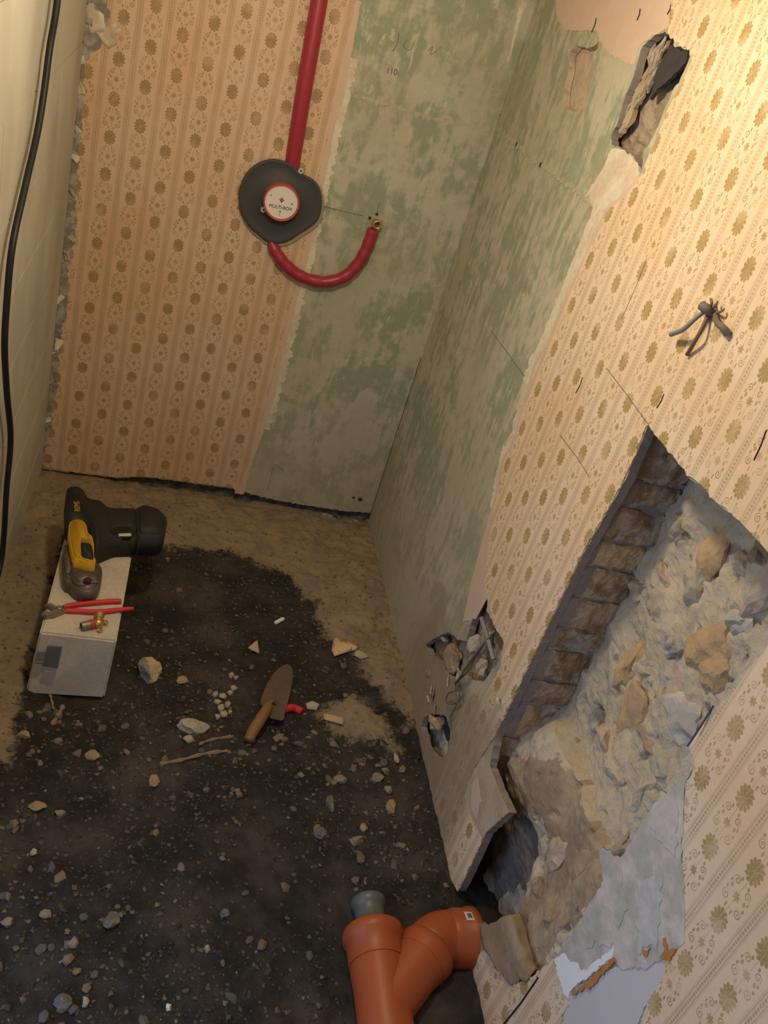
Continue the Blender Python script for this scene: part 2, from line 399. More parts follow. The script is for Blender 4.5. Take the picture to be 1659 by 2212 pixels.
fF = [[j*nx+i, j*nx+i+1, (j+1)*nx+i+1, (j+1)*nx+i] for j in range(len(ys)-1) for i in range(nx-1)]
floor = struct(mesh_obj('floor', fV, fF, SOIL, smooth=True))
floor.data.attributes.new('sand', 'FLOAT', 'POINT').data.foreach_set('value', GS.astype(np.float32))
def H(x, y): return hgt(x, y, float(sandv([(x, y)])[0]))

# ------------------------------------------------------------------ back wall
ZT = 2.45
bot = [BW(*q) for q in ((88, 1013), (140, 1019), (180, 1028), (250, 1040), (300, 1042), (350, 1050), (420, 1060), (500, 1070), (540, 1082), (600, 1096), (640, 1103), (700, 1112), (740, 1118), (790, 1121))]
bot = [(a, b+.026*max(0, min(1, (i_-1)/4))) for i_, (a, b) in enumerate(bot)]
loop = [(-W, ZT)] + [(-W, 0.01)] + jag([(-W, bot[0][1])] + bot[1:] + [(0.0, bot[-1][1])], 0.008, 0.004, 1.0, False) + [(0.0, ZT)]
wall_back = struct(plate('wall_back', [loop], 'B', -0.035, 0.0, GREEN_B))
bk = [[-W-0.1, -0.03], [0.12, -0.03]]
gv, gf = [], []; gx = np.arange(-1.12, 0.121, 0.008); gzv = np.arange(-0.08, 0.111, 0.008)
for zz in gzv:
    for xx in gx: gv.append((xx, 0.026+0.014*noise.noise(Vector((xx*25, zz*30, 0)))+0.008*noise.noise(Vector((xx*80, zz*80, 2)))-0.10*max(0, 0.03-zz), zz))
gn = len(gx); gf = [[j*gn+i, j*gn+i+1, (j+1)*gn+i+1, (j+1)*gn+i] for j in range(len(gzv)-1) for i in range(gn-1)]
GAPFOOT = two('gap_shade_rubble', (.075, .07, .072), (.16, .145, .135), 30, bs=.8, bd=.005)  # darkened so the gap's shadow sits in the footing and lump colour
mesh_obj('exposed_footing', gv, gf, GAPFOOT, wall_back, smooth=True)
edgeR = [BW(*q) for q in ((768, 0), (756, 60), (745, 120), (728, 200), (712, 270), (694, 355), (676, 440), (655, 545), (632, 640), (617, 700), (598, 775), (580, 850), (560, 925), (540, 990), (524, 1030), (513, 1066))]
edgeL = [BW(*q) for q in ((95, 1008), (98, 970), (110, 930), (112, 880), (122, 840), (128, 790), (131, 740), (140, 690), (146, 640), (148, 590), (158, 540), (165, 470), (166, 400), (172, 330), (176, 260), (180, 200), (182, 140), (222, 92), (238, 40), (232, 0))]
pw = [(-0.43, ZT-0.02)] + jag(edgeR, 0.006, 0.004, 3.0, False) + jag([(bot[i][0], bot[i][1]+0.004) for i in (7, 6, 5, 4, 3, 2, 1)], 0.01, 0.003, 4.0, False) + jag(edgeL, 0.007, 0.008, 5.0, False) + [(edgeL[-1][0], ZT-0.02)]
plate('wallpaper', [pw], 'B', 0.0, 0.0022, WP_B, wall_back)
er = [(x+0.016+0.010*noise.noise(Vector((z*9, 0, 0))), z) for x, z in edgeR]
er2 = [(x-0.01, z) for x, z in edgeR][::-1]
plate('backing_paper', [jag(er, 0.006, 0.004, 8.0, False)+er2], 'B', 0.0, 0.0011, PINK, wall_back)
ec = [(x+0.022+0.016*abs(noise.noise(Vector((z*7, 3, 0))))+0.01, z) for x, z in edgeR[2:13]]
plate('torn_paper_fringe', [jag(ec, 0.006, 0.012, 12.0, False)+[(x, z) for x, z in edgeR[2:13]][::-1]], 'B', 0.0, 0.0006, CREAM, wall_back)
cl = [(-W, z) for x, z in edgeL]
cr = [(x+0.006, z) for x, z in edgeL]
plate('crumbled_corner_plaster', [jag(cr, 0.008, 0.006, 15.0, False)+cl[::-1]], 'B', 0.0, 0.0012, GREYPL, wall_back)
def flake(name, plane, c, w, h, curl, ang, mat, parent, d=0.002, seed=0):
    """small torn flake lifting off the wall"""
    r = random.Random(seed); V, F = [], []; nu, nv = 5, 6
    for j in range(nv+1):
        for i in range(nu+1):
            s = i/nu-0.5; t = j/nv
            wob = 1+0.35*noise.noise(Vector((s*3+seed, t*4, seed*1.3)))
            uu = s*w*wob*(1-0.55*t*t); vv_ = (t-0.15)*h*wob; dd = d+curl*t*t+0.15*curl*math.sin(s*5+seed)
            a = ang; V.append(lift(plane, c[0]+uu*math.cos(a)-vv_*math.sin(a), c[1]+uu*math.sin(a)+vv_*math.cos(a), dd))
    F = [[j*(nu+1)+i, j*(nu+1)+i+1, (j+1)*(nu+1)+i+1, (j+1)*(nu+1)+i] for j in range(nv) for i in range(nu)]
    o = mesh_obj(name, V, F, mat, parent, smooth=True)
    sm = o.modifiers.new('thickness', 'SOLIDIFY'); sm.thickness = 0.0006; return o
for i, (px, py, w, h, a, mt) in enumerate(((212, 60, .045, .06, 0.4, CREAM), (226, 85, .05, .05, -0.7, CREAM), (196, 40, .03, .04, 1.5, GREYPL), (168, 345, .018, .03, 1.0, CREAM), (163, 420, .016, .035, .6, GREYPL), (152, 515, .02, .03, -.5, CREAM), (146, 560, .014, .03, .2, CREAM), (134, 640, .014, .03, 2.6, CREAM), (128, 735, .022, .032, 3.0, CREAM), (122, 755, .018, .025, 2.2, CREAM), (112, 825, .02, .022, .9, GREYPL), (108, 905, .016, .022, 1.9, CREAM), (176, 200, .018, .03, .3, CREAM), (172, 285, .014, .026, .8, CREAM), (180, 130, .02, .03, 2.0, CREAM))):
    flake('paper_flake', 'B', BW(px, py), w, h, 0.012, a, mt, wall_back, 0.003, i)
# broken plaster lumps along the foot of the wall
for i, px in enumerate((255, 300, 330, 440, 470, 560, 600, 650, 705, 735, 765)):
    p = BW(px, 1045+(px-250)*0.155)
    vf = move(rock_vf(50+i, .030+.012*rnd.random(), .012, .010+.007*rnd.random(), 2), Matrix.Translation((p[0], 0.012, p[1]-.012)))
    mesh_obj('plaster_lump', *vf, (GREYPL, GAPFOOT)[i % 2], wall_back, smooth=False)
# drilled holes and marks on the back wall
def disc(name, plane, c, r, mat, parent, d=0.0004, seg=12, th=0.0004):
    lp = [(c[0]+r*math.cos(2*math.pi*i/seg)*(1+.2*noise.noise(Vector((i, c[0]*50, 0)))), c[1]+r*math.sin(2*math.pi*i/seg)*(1+.2*noise.noise(Vector((i, c[1]*50, 3))))) for i in range(seg)]
    return plate(name, [lp], plane, d-th, d, mat, parent)
disc('drill_hole', 'B', BW(799, 471), .0045, BLACK, wall_back); disc('drill_hole', 'B', BW(814, 463), .0042, BLACK, wall_back)
disc('chipped_hole', 'B', BW(778, 1079), .008, VOIDM, wall_back, seg=9); disc('chipped_hole', 'B', BW(764, 1075), .005, VOIDM, wall_back, seg=7)
def strokes(name, plane, pts, w, mat, parent, d=0.0005):
    V, F = tube_vf([lift(plane, p[0], p[1], d) for p in pts], w, 5); return mesh_obj(name, V, F, mat, parent)
PENCIL = plain('pencil', (0.13, 0.12, 0.11), 0.8)
strokes('pencil_line', 'B', [BW(*q) for q in ((697, 445), (740, 456), (785, 466))], .0007, PENCIL, wall_back)
strokes('pencil_line', 'B', [BW(*q) for q in ((815, 460), (818, 445), (820, 437))], .0006, PENCIL, wall_back)
strokes('pencil_line', 'B', [BW(*q) for q in ((578, 1058), (590, 1010), (597, 1003), (612, 1016))], .0010, plain('smear', (.27, .24, .18), .9), wall_back)
P = BW(846, 155); ex = Vector(BW(870, 160))-Vector(BW(846, 155)); ang = math.atan2(ex.y, ex.x)
V, F = text_vf('110', 0.020, frame((P[0], -0.0006, P[1]), (0, -1, 0), (1, 0, 0.1)))
mesh_obj('pencilled_number', V, F, PENCIL, wall_back)
for q in (((862, 70), (858, 95), (848, 110)), ((880, 85), (872, 100), (885, 108), (893, 92)), ((925, 110), (935, 100), (930, 118), (945, 108))):
    strokes('pencil_scribble', 'B', spline([(*BW(*a), 0) for a in q], 5), .0006, PENCIL, wall_back)
cz_ = [(-.0012+.002*noise.noise(Vector((0, 0, k_*.9))), .03+k_*.02) for k_ in range(30)]
strokes('corner_crack', 'B', cz_, .0011, plain('crack', (.12, .095, .07), .95), wall_back, .001)
# cement band round the corner
BANDM = two('filler_band', (0.50, 0.46, 0.34), (0.42, 0.40, 0.29), 30, bs=.3, bd=.002)
b0 = [BW(*q) for q in ((760, 205), (830, 222), (900, 245), (950, 258), (1000, 266), (1050, 266), (1064, 264))]
plate('filler_band', [jag([(a, b+.004) for a, b in b0]+[(a, b-.006) for a, b in b0[::-1]], .005, .011, 31.)], 'B', 0, .0009, BANDM, wall_back)

# ------------------------------------------------------------------ right wall
def RP(*q): return [RW(*a) for a in q]
YL, YR, ZN = -1.2785, -1.716, 1.043
niche = RP((1400, 920), (1352, 1035)) + [(YL, .78), (YL, .54), (YL, .33)] + RP((1058, 1655), (1075, 1700), (1100, 1755), (1082, 1770), (1050, 1800), (1038, 1826), (1022, 1862), (1003, 1900), (990, 1925)) + [(-1.27, -.03), (-1.42, -.03)] + RP((1033, 1992), (1052, 2010), (1075, 2050), (1108, 2122), (1140, 2118), (1200, 2070)) + [(YR, .45), (YR, .75), (YR, ZN+.012)] + RP((1600, 1128), (1545, 1085), (1520, 1052), (1492, 1034))
c8 = lambda x, y: (1200+x/4.916, 50+y/4.916)
hole1 = RP(*[c8(*q) for q in ((865, 435), (900, 300), (930, 240), (1050, 130), (1160, 92), (1225, 120), (1262, 180), (1250, 240), (1330, 250), (1420, 290), (1415, 400), (1360, 520), (1310, 630), (1250, 690), (1220, 780), (1150, 930), (1110, 1040), (1060, 1160), (1000, 1280), (930, 1360), (922, 1540), (860, 1500), (800, 1380), (740, 1385), (680, 1310), (600, 1300), (590, 1190), (660, 1060), (700, 900), (750, 760), (780, 700), (850, 520))])
spall = RP(*[c8(*q) for q in ((145, 330), (225, 235), (330, 265), (400, 250), (462, 185), (450, 260), (400, 320), (400, 480), (395, 620), (350, 800), (280, 930), (190, 940), (80, 880), (90, 700), (140, 480))])
c6 = lambda x, y: (850+x/4.916, 1250+y/4.916)
hole2 = RP(*[c6(*q) for q in ((335, 700), (430, 640), (500, 600), (575, 570), (640, 600), (690, 650), (770, 660), (800, 560), (840, 440), (915, 210), (955, 140), (1000, 235), (985, 330), (1060, 480), (1130, 580), (1170, 680), (1110, 900), (1040, 980), (960, 1090), (850, 1085), (760, 1060), (690, 1105), (610, 1060), (540, 960), (460, 850), (400, 830))])
hole3 = RP(*[c6(*q) for q in ((290, 1560), (330, 1470), (440, 1430), (560, 1460), (600, 1560), (600, 1700), (560, 1880), (460, 1910), (350, 1800))])
niche_j = jag(niche, .008, .0025, 21.); h1 = jag(hole1, .006, .004, 22.); sp1 = jag(spall, .006, .003, 23.); h2 = jag(hole2, .005, .004, 24.); h3 = jag(hole3, .005, .004, 25.)
ro = [(0.0, -.08), (0.0, ZT), (-2.75, ZT), (-2.75, -.08)]
wall_right = struct(plate('wall_right', [ro, niche_j, h1, sp1, h2, h3], 'R', -0.016, 0.0, GREEN_R))
wall_right.data.materials.append(CUT); wall_right.data.materials.append(PINKST)
wall_right.data.polygons.foreach_set('material_index', [0 if abs(p.normal.x) > .9 else (2 if p.center.y > -.65 else 1) for p in wall_right.data.polygons])
def backing(name, bb, res, depth, mat, parent, amp=1.0, sm=False):
    """rough broken surface lying behind an opening in the right wall"""
    am = amp if callable(amp) else (lambda y, z: amp)
    ysg = np.arange(bb[0], bb[1]+res, res); zsg = np.arange(bb[2], bb[3]+res, res); V = []
    for zz in zsg:
        for yy in ysg:
            q = Vector((0, yy, zz)); d = depth(yy, zz)
            t = 0.010*noise.noise(q*11)+0.007*noise.noise(q*26+Vector((2, 0, 0)))+0.0035*noise.noise(q*70)
            t += .055*max(0, noise.noise(q*42+Vector((7, 3, 0)))-.36)
            c = noise.cell_vector(q*30)
            V.append((max(0.0175, d+am(yy, zz)*(t+0.003*(c.x-.5))), yy, zz))
    n_ = len(ysg); F = [[j*n_+i, j*n_+i+1, (j+1)*n_+i+1, (j+1)*n_+i] for j in range(len(zsg)-1) for i in range(n_-1)]
    return mesh_obj(name, V, F, mat, parent, smooth=sm)
CTRL = []
for (px, py, d, rad) in ((1150, 1690, .045, .055), (1110, 1665, .05, .05), (1105, 1845, .085, .065), (1060, 1890, .085, .05), (1200, 1900, .06, .06), (1150, 2005, .025, .06), (1270, 1800, .06, .07), (1040, 1965, .20, .04), (1185, 2050, .02, .05), (1320, 1700, .085, .09), (1250, 1950, .03, .06), (1130, 1900, .10, .04)):
    p = on(px, py, 0, d); CTRL.append((p.y, p.z, d, rad))
def ndep(y, z):
    wsum, s = 0.02, 0.02*.118
    if z > .42: wsum, s = 1, .118
    for a, b, d, r in CTRL:
        w = math.exp(-((y-a)**2+(z-b)**2)/(r*r)); wsum += w; s += w*d
    return s/wsum
def namp(y, z):
    w = 0
    for (a_, b_, r_) in ((-1.44, .36, .07), (-1.52, .34, .06), (-1.60, .14, .09), (-1.64, .22, .06)): w = max(w, math.exp(-((y-a_)**2+(z-b_)**2)/(r_*r_)))
    return 1-.75*w
backing('niche_mortar', (-1.80, -1.20, -.06, 1.13), .006, ndep, MORTAR, wall_right, namp)
backing('broken_plaster', (-1.03, -.60, 1.22, 1.66), .006, lambda y, z: .026+.030*max(0, min(1, (-y-.74)/.1)), LATH, wall_right, .9)
backing('shallow_spall_surface', (-.62, -.34, 1.30, 1.60), .006, lambda y, z: .0178, PINKST, wall_right, .12, True)
backing('broken_plaster', (-1.20, -.78, .12, .56), .005, lambda y, z: .028, MORTARB, wall_right, .9)
backing('broken_plaster', (-1.20, -.95, -.06, .28), .005, lambda y, z: .030, GREYPL, wall_right, .9)
# near-black plate paints the shade of a deep hole in the upper break
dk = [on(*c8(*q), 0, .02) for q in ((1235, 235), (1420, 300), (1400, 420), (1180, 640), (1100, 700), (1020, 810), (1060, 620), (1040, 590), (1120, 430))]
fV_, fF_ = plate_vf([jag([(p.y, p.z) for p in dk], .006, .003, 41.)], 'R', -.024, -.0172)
mesh_obj('hole_shade', fV_, fF_, VOIDM, wall_right)
for i in range(26):      # splintered plaster ribs
    t = rnd.random(); a = on(*c8(700+t*430+rnd.uniform(-60, 60), 1150-t*900+rnd.uniform(-60, 60)), 0, .02)
    L = rnd.uniform(.03, .085); w = rnd.uniform(.004, .010); an = rnd.uniform(-.5, .25)
    pts = [(a.x-rnd.uniform(0, .008), a.y+math.sin(an)*L*s, a.z+math.cos(an)*L*s) for s in (-.5, -.2, .2, .5)]
    vf = tube_vf(pts, [w*.3, w, w*.8, w*.2], 5); mesh_obj('plaster_splinter', *vf, (LATH, MORTARB, GREYPL)[i % 3], wall_right)
# --- the cut side of the niche: courses of bricks
zj = [1.043, .944, .887, .816, .76, .69, .619, .565, .487, .422, .331, .20, .09, -.03]
mesh_obj('brick_joint_mortar', *box_vf(.004, .16, YL+.006, YL+.10, -.05, 1.06), GREYPL, wall_right)
for i in range(len(zj)-1):
    z1, z0 = zj[i]-.003, zj[i+1]+.003; r = random.Random(i*5+2); nxp, nzp = 26, 9; V = []
    cutd = .034+.006*math.sin(i*1.7)
    prot = r.uniform(-.006, .008)
    for layer in (0, 1):
        for b in range(nzp+1):
            for a in range(nxp+1):
                x = .0005+.135*a/nxp; z = z0+(z1-z0)*b/nzp; q = Vector((x*55, i*7.3, z*70))
                k = max(0, min(1, (x-cutd)/.012)); k2 = max(0, min(1, (x-.012)/.003))
                edge = min(b, nzp-b)/nzp; rnd_c = .004*(1-min(1, edge*5))**2
                y = YL+.0006-rnd_c*-1.0
                y += k*(-prot*math.sin(min(1, (x-cutd)/.09)*math.pi) + .009*noise.noise(q*.5)+.006*noise.noise(q)+.004*noise.noise(q*2.2))
                if layer: y = YL+.06
                V.append((x, y, z+k*.003*noise.noise(q*.7)))
    s = (nxp+1)*(nzp+1); F = []; FM = []
    for b in range(nzp):
        for a in range(nxp):
            j = b*(nxp+1)+a; F.append([j, j+1, j+nxp+2, j+nxp+1]); FM.append(0 if .0005+.135*(a+.5)/nxp < cutd else 1)
    for a in range(nxp):
        j = a; F.append([j, j+s, j+s+1, j+1]); FM.append(1); j = nzp*(nxp+1)+a; F.append([j, j+1, j+s+1, j+s]); FM.append(1)
    for b in range(nzp):
        j = b*(nxp+1); F.append([j, j+nxp+1, j+s+nxp+1, j+s]); FM.append(0)
    o = mesh_obj('brick', V, F, CUT, wall_right); o.data.materials.append(BROKEN if i % 3 else OCHRE if i in (3, 9) else BROKEN)
    o.data.polygons.foreach_set('material_index', FM)
# --- stones bedded in the mortar (pixel, size along Y, Z, depth, material)
STN = [(1548, 1185, .050, .075, OCHRE), (1640, 1270, .042, .090, PINKST), (1470, 1145, .030, .040, PALEST), (1430, 1235, .040, .030, PINKST), (1375, 1275, .034, .055, PALEST),
       (1418, 1315, .040, .055, PINKST), (1360, 1430, .034, .075, OCHRE), (1525, 1395, .055, .085, OCHRE), (1545, 1455, .045, .050, OCHRE), (1370, 1530, .050, .085, OCHRE), (1440, 1490, .065, .06, PINKST), (1470, 1545, .060, .050, BARE),
       (1500, 1265, .035, .050, PALEST), (1590, 1350, .030, .045, BARE), (1400, 1600, .055, .035, MORTARB), (1330, 1660, .045, .030, MORTAR), (1250, 1640, .05, .03, MORTARB), (1420, 1660, .060, .045, PALEST), (1380, 1720, .05, .07, MORTAR), (1300, 1600, .04, .03, PINKST),
       (1250, 1890, .05, .05, MORTARB), (1200, 1850, .035, .05, PINKST), (1175, 1800, .03, .03, PALEST), (1340, 1820, .04, .06, MORTARB), (1120, 1960, .05, .03, GREYST), (1060, 1905, .04, .025, GREYST), (1187, 1982, .018, .018, MORTARB), (1165, 1925, .035, .025, BROKEN),
       (1600, 1220, .03, .03, MORTAR), (1455, 1400, .025, .03, GREYPL), (1400, 1440, .03, .03, MORTAR), (1290, 1560, .03, .03, GREYPL), (1640, 1200, .05, .03, MORTARB)]
for i, (px, py, sy, sz, mt) in enumerate(STN):
    d = ndep(*RW(px, py, -.08)); p = on(px, py, 0, d)
    vf = rock_vf(300+i, .022, sy*.85, sz*.8, 3, .35, 6)
    rot = Matrix.Rotation(rnd.uniform(-.35, .35), 4, 'X')
    vf = move(vf, Matrix.Translation((d+.009, p.y, p.z)) @ rot)
    mesh_obj('stone', *vf, mt, wall_right)
# --- brown smoothed mortar in the lower part of the niche
NM = bpy.data.objects['niche_mortar']; NM.data.materials.append(MORTARB); NM.data.materials.append(two('dark_purple_brick', (.15, .125, .115), (.21, .175, .15), 18, bs=.6, bd=.004))
regs = [(1, [on(*q, 0, .045) for q in ((1055, 1645), (1120, 1640), (1180, 1638), (1215, 1690), (1240, 1760), (1330, 1900), (1250, 2010), (1190, 2090), (1080, 2100), (1060, 2000), (1140, 1940), (1160, 1850), (1165, 1770), (1100, 1757), (1070, 1700))])]
cen = np.array([(p.center.y, p.center.z) for p in NM.data.polygons]); idx = np.zeros(len(cen), int)
regs.append((2, [on(*q, 0, .08) for q in ((1070, 1775), (1100, 1762), (1165, 1768), (1158, 1830), (1150, 1900), (1095, 1925), (1040, 1990), (980, 1960), (1000, 1880))]))
wob_ = np.array([.022*noise.noise(Vector((0, a_*22, b_*22)))+.010*noise.noise(Vector((3, a_*70, b_*70))) for a_, b_ in cen])
for k_, rg in regs: idx[sdist([(p.y, p.z) for p in rg], cen) > wob_] = k_
NM.data.polygons.foreach_set('material_index', idx.astype(np.int32))
# --- wallpaper and papers on the right wall
eL = RP((1385, 385), (1352, 425), (1312, 458), (1300, 490), (1270, 550), (1240, 620), (1208, 690), (1190, 740), (1160, 790), (1142, 850), (1128, 900), (1115, 950), (1090, 1000), (1078, 1060), (1066, 1110), (1058, 1180), (1046, 1250), (1052, 1282))
low = RP((1066, 1345), (1092, 1390), (1082, 1445), (1055, 1490), (1022, 1502), (1000, 1530), (985, 1580), (970, 1640), (945, 1700)) + [(-1.16, -.05), (-1.262, -.05)]
nl = RP((990, 1925), (1003, 1900), (1022, 1862), (1038, 1826), (1042, 1812), (1015, 1760), (1006, 1715), (1015, 1680), (1042, 1635)) + [(YL+.001, .33), (YL+.001, .54), (YL+.001, .78)] + RP((1352, 1033), (1400, 918), (1492, 1030), (1520, 1049), (1545, 1082), (1600, 1125))
rt = [(YR-.02, ZN+.014), (YR-.003, .80)] + RP((1540, 1530), (1492, 1610), (1505, 1660), (1484, 1690), (1480, 1760), (1476, 1850), (1480, 1940), (1482, 2030), (1440, 2062), (1435, 2110), (1400, 2170), (1368, 2260), (1300, 2400)) + [(-2.74, .0), (-2.74, ZT-.02)]
top = RP((1452, 0), (1448, 45), (1444, 72), (1462, 95), (1492, 108), (1496, 135), (1474, 180), (1446, 235), (1436, 262), (1416, 310), (1398, 350))
main = jag(top, .006, .004, 61., False)+jag(eL, .006, .005, 62., False)+jag(low, .006, .006, 63., False)+jag(nl, .006, .004, 64., False)+jag(rt[:-2], .006, .003, 65., False)+rt[-2:]+[(top[0][0], ZT-.02)]
plate('wallpaper', [main], 'R', 0, .0022, WP_R, wall_right)
pk = [(y+.014+.010*noise.noise(Vector((z*8, 1, 0))), z) for y, z in eL[:-4]] + RP((1030, 1215), (1018, 1262), (1006, 1320), (1000, 1345), (1030, 1335))
plate('backing_paper', [jag(pk, .006, .004, 66., False)+[(y-.012, z) for y, z in eL[::-1]]], 'R', 0, .0012, PINK, wall_right)
cf = [(y+.034+.035*abs(noise.noise(Vector((z*5, 7, 0)))), z) for y, z in eL[:-3]]
plate('torn_paper_fringe', [jag(cf, .006, .016, 67., False)+[(y-.004, z) for y, z in eL[:-3]][::-1]], 'R', 0, .0006, CREAM, wall_right)
tp = RP((1196, -60), (1200, 0), (1204, 40), (1222, 66), (1288, 66), (1300, 95), (1318, 118), (1345, 132), (1368, 140), (1378, 110), (1390, 92), (1412, 76), (1440, 64), (1454, 40), (1460, 0), (1468, -40))
plate('backing_paper', [jag(tp, .006, .004, 68.)], 'R', 0, .0012, PINK, wall_right)
wp_ = RP((1322, 320), (1350, 325), (1378, 352), (1384, 392), (1348, 425), (1312, 458), (1270, 550), (1208, 690), (1160, 790), (1140, 800), (1165, 740), (1215, 620), (1250, 530), (1282, 450), (1262, 430), (1300, 370))
plate('torn_paper_fringe', [jag(wp_, .006, .006, 69.)], 'R', 0, .0008, CREAM, wall_right)
for k, q in enumerate((((1138, 0), (1150, 10), (1140, 30), (1112, 130), (1105, 140), (1120, 80), (1128, 40)),)):
    plate('white_scrape', [jag([BW(a_-12, b_) for a_, b_ in q], .005, .004, 70.+k)], 'B', 0, .0007, CREAM, wall_back)
sm_ = [(YR+.01, ZN+.03), (YR+.01, .20), (YR-.012, .20), (YR-.02, .45), (YR-.036, .62), (YR-.045, .70), (YR-.028, .76), (YR-.022, .85), (YR-.03, .95), (YR-.02, ZN+.03)]
nj2 = [(y_, z_) for y_, z_ in sm_]
plate('mortar_smear', [jag([(min(y_, YR-.0015), z_) for y_, z_ in nj2], .008, .004, 71.5)], 'R', 0, .0009, MORTAR, wall_right)
bl = RP((1498, 1665), (1484, 1690), (1480, 1760), (1476, 1850), (1482, 1940), (1484, 2035), (1440, 2068), (1400, 2090), (1345, 2092), (1325, 2070), (1290, 2100), (1235, 2138), (1222, 2155), (1210, 2110), (1202, 2072)) + [(YR-.001, .35), (YR-.001, .45), (YR-.001, .55), (YR-.001, .66)]
plate('bare_plaster', [jag(bl, .007, .004, 72.)], 'R', 0, .0030, BARE, wall_right)
for k, q in enumerate((((1300, 1830), (1345, 1850), (1360, 1960), (1340, 2010), (1310, 1940)), ((1430, 1700), (1470, 1720), (1465, 1850), (1430, 1830), (1412, 1790)), ((1260, 1975), (1310, 1950), (1330, 2040), (1270, 2050)), ((1380, 1900), (1440, 1880), (1430, 2040), (1380, 2060)))):
    V, F = prism_vf(jag(RP(*q), .009, .012, 73.+k), .0015, .0040, .0024, 2, 'R')
    mesh_obj('trowelled_filler', V, F, (BARE, two('pink_filler', (.56, .50, .46), (.60, .52, .47), 10, bs=.3), BARE, two('grey_filler', (.48, .47, .44), (.56, .53, .49), 12, bs=.3))[k], wall_right)
ll = RP((1225, 2150), (1300, 2100), (1345, 2085), (1400, 2088), (1440, 2066), (1436, 2110), (1400, 2170), (1340, 2290), (1215, 2290), (1218, 2200))
plate('plain_backing_paper', [jag(ll, .008, .004, 80.)], 'R', 0, .0016, LILAC, wall_right)
wq = RP((1200, 2070), (1226, 2062), (1236, 2082), (1250, 2078), (1258, 2098), (1275, 2092), (1300, 2070), (1335, 2045), (1330, 2062), (1292, 2098), (1262, 2120), (1240, 2135), (1232, 2160), (1224, 2150), (1212, 2110))
plate('white_paint_patch', [jag(wq, .004, .004, 81.)], 'R', 0, .0042, WHITEP, wall_right)
for k, q in enumerate((((1238, 2148), (1275, 2118), (1330, 2068), (1338, 2075), (1300, 2112), (1285, 2128), (1250, 2148)), ((1436, 2022), (1444, 2025), (1448, 2052), (1468, 2050), (1450, 2075), (1432, 2070), (1442, 2050)), ((1395, 2055), (1412, 2048), (1405, 2062), (1396, 2064)))):
    plate('primer_trace', [jag(RP(*q), .004, .004, 85.+k)], 'R', 0, .0046, RUST, wall_right)
# paper left on the wall below the niche, hanging loose
lp = RP((1030, 2075), (1045, 2052), (1072, 2062), (1108, 2122), (1142, 2118), (1198, 2072), (1212, 2112), (1232, 2172), (1216, 2192), (1222, 2320)) + [(-1.90, -.05), (-1.52, -.05)]
plate('wallpaper', [jag(lp, .006, .004, 90.)], 'R', 0, .0026, WP_R, wall_right)
def sheet3(name, pts, nu, mat, parent, th=.0008):
    """curved sheet through rows of 3-D points"""
    rows = [spline(r, nu) for r in pts]; n_ = len(rows[0]); cols = [spline([rows[j][i] for j in range(len(rows))], 5) for i in range(n_)]
    V = []; k = len(cols[0])
    for c in cols:
        for p in c: V.append(tuple(p + Vector((.0022*noise.noise(p*60), .009*noise.noise(p*45+Vector((4, 0, 0))), .009*noise.noise(p*45+Vector((0, 9, 0)))))))
    F = [[i*k+j, i*k+j+1, (i+1)*k+j+1, (i+1)*k+j] for i in range(n_-1) for j in range(k-1)]
    o = mesh_obj(name, V, F, mat, parent, smooth=True); sm = o.modifiers.new('thickness', 'SOLIDIFY'); sm.thickness = th; return o
def q3(px, py, d): return on(px, py, 0, -d)
BROWNP = two('stained_backing_paper', (0.29, 0.21, 0.13), (0.37, 0.28, 0.19), 12, bs=.3, bd=.002)
sheet3('curled_paper_flap', [[q3(1036, 1990, .010), q3(1040, 2035, .012), q3(1066, 2080, .010), q3(1104, 2128, .004)], [q3(1062, 1996, .006), q3(1080, 2040, .004), q3(1098, 2080, .004), q3(1122, 2122, .003)], [q3(1098, 1975, .004), q3(1112, 2030, .007), q3(1124, 2070, .006), q3(1140, 2114, .003)], [q3(1124, 1975, -.022), q3(1142, 2025, -.026), q3(1152, 2062, -.022), q3(1160, 2098, -.012)]], 5, BROWNP, wall_right)
plate('stained_plaster', [jag(RP((1042, 1630), (1058, 1655), (1075, 1700), (1099, 1755), (1082, 1769), (1050, 1799), (1041, 1815), (1012, 1760), (1005, 1715), (1015, 1680)), .006, .004, 97.)], 'R', 0, .0012, two('stained_plaster', (.52, .42, .31), (.46, .35, .24), 14, bs=.3, bd=.002), wall_right)
plate('stained_plaster', [jag(RP((1022, 1690), (1034, 1680), (1040, 1730), (1030, 1770), (1018, 1740)), .006, .005, 98.)], 'R', 0, .0016, PINK, wall_right)
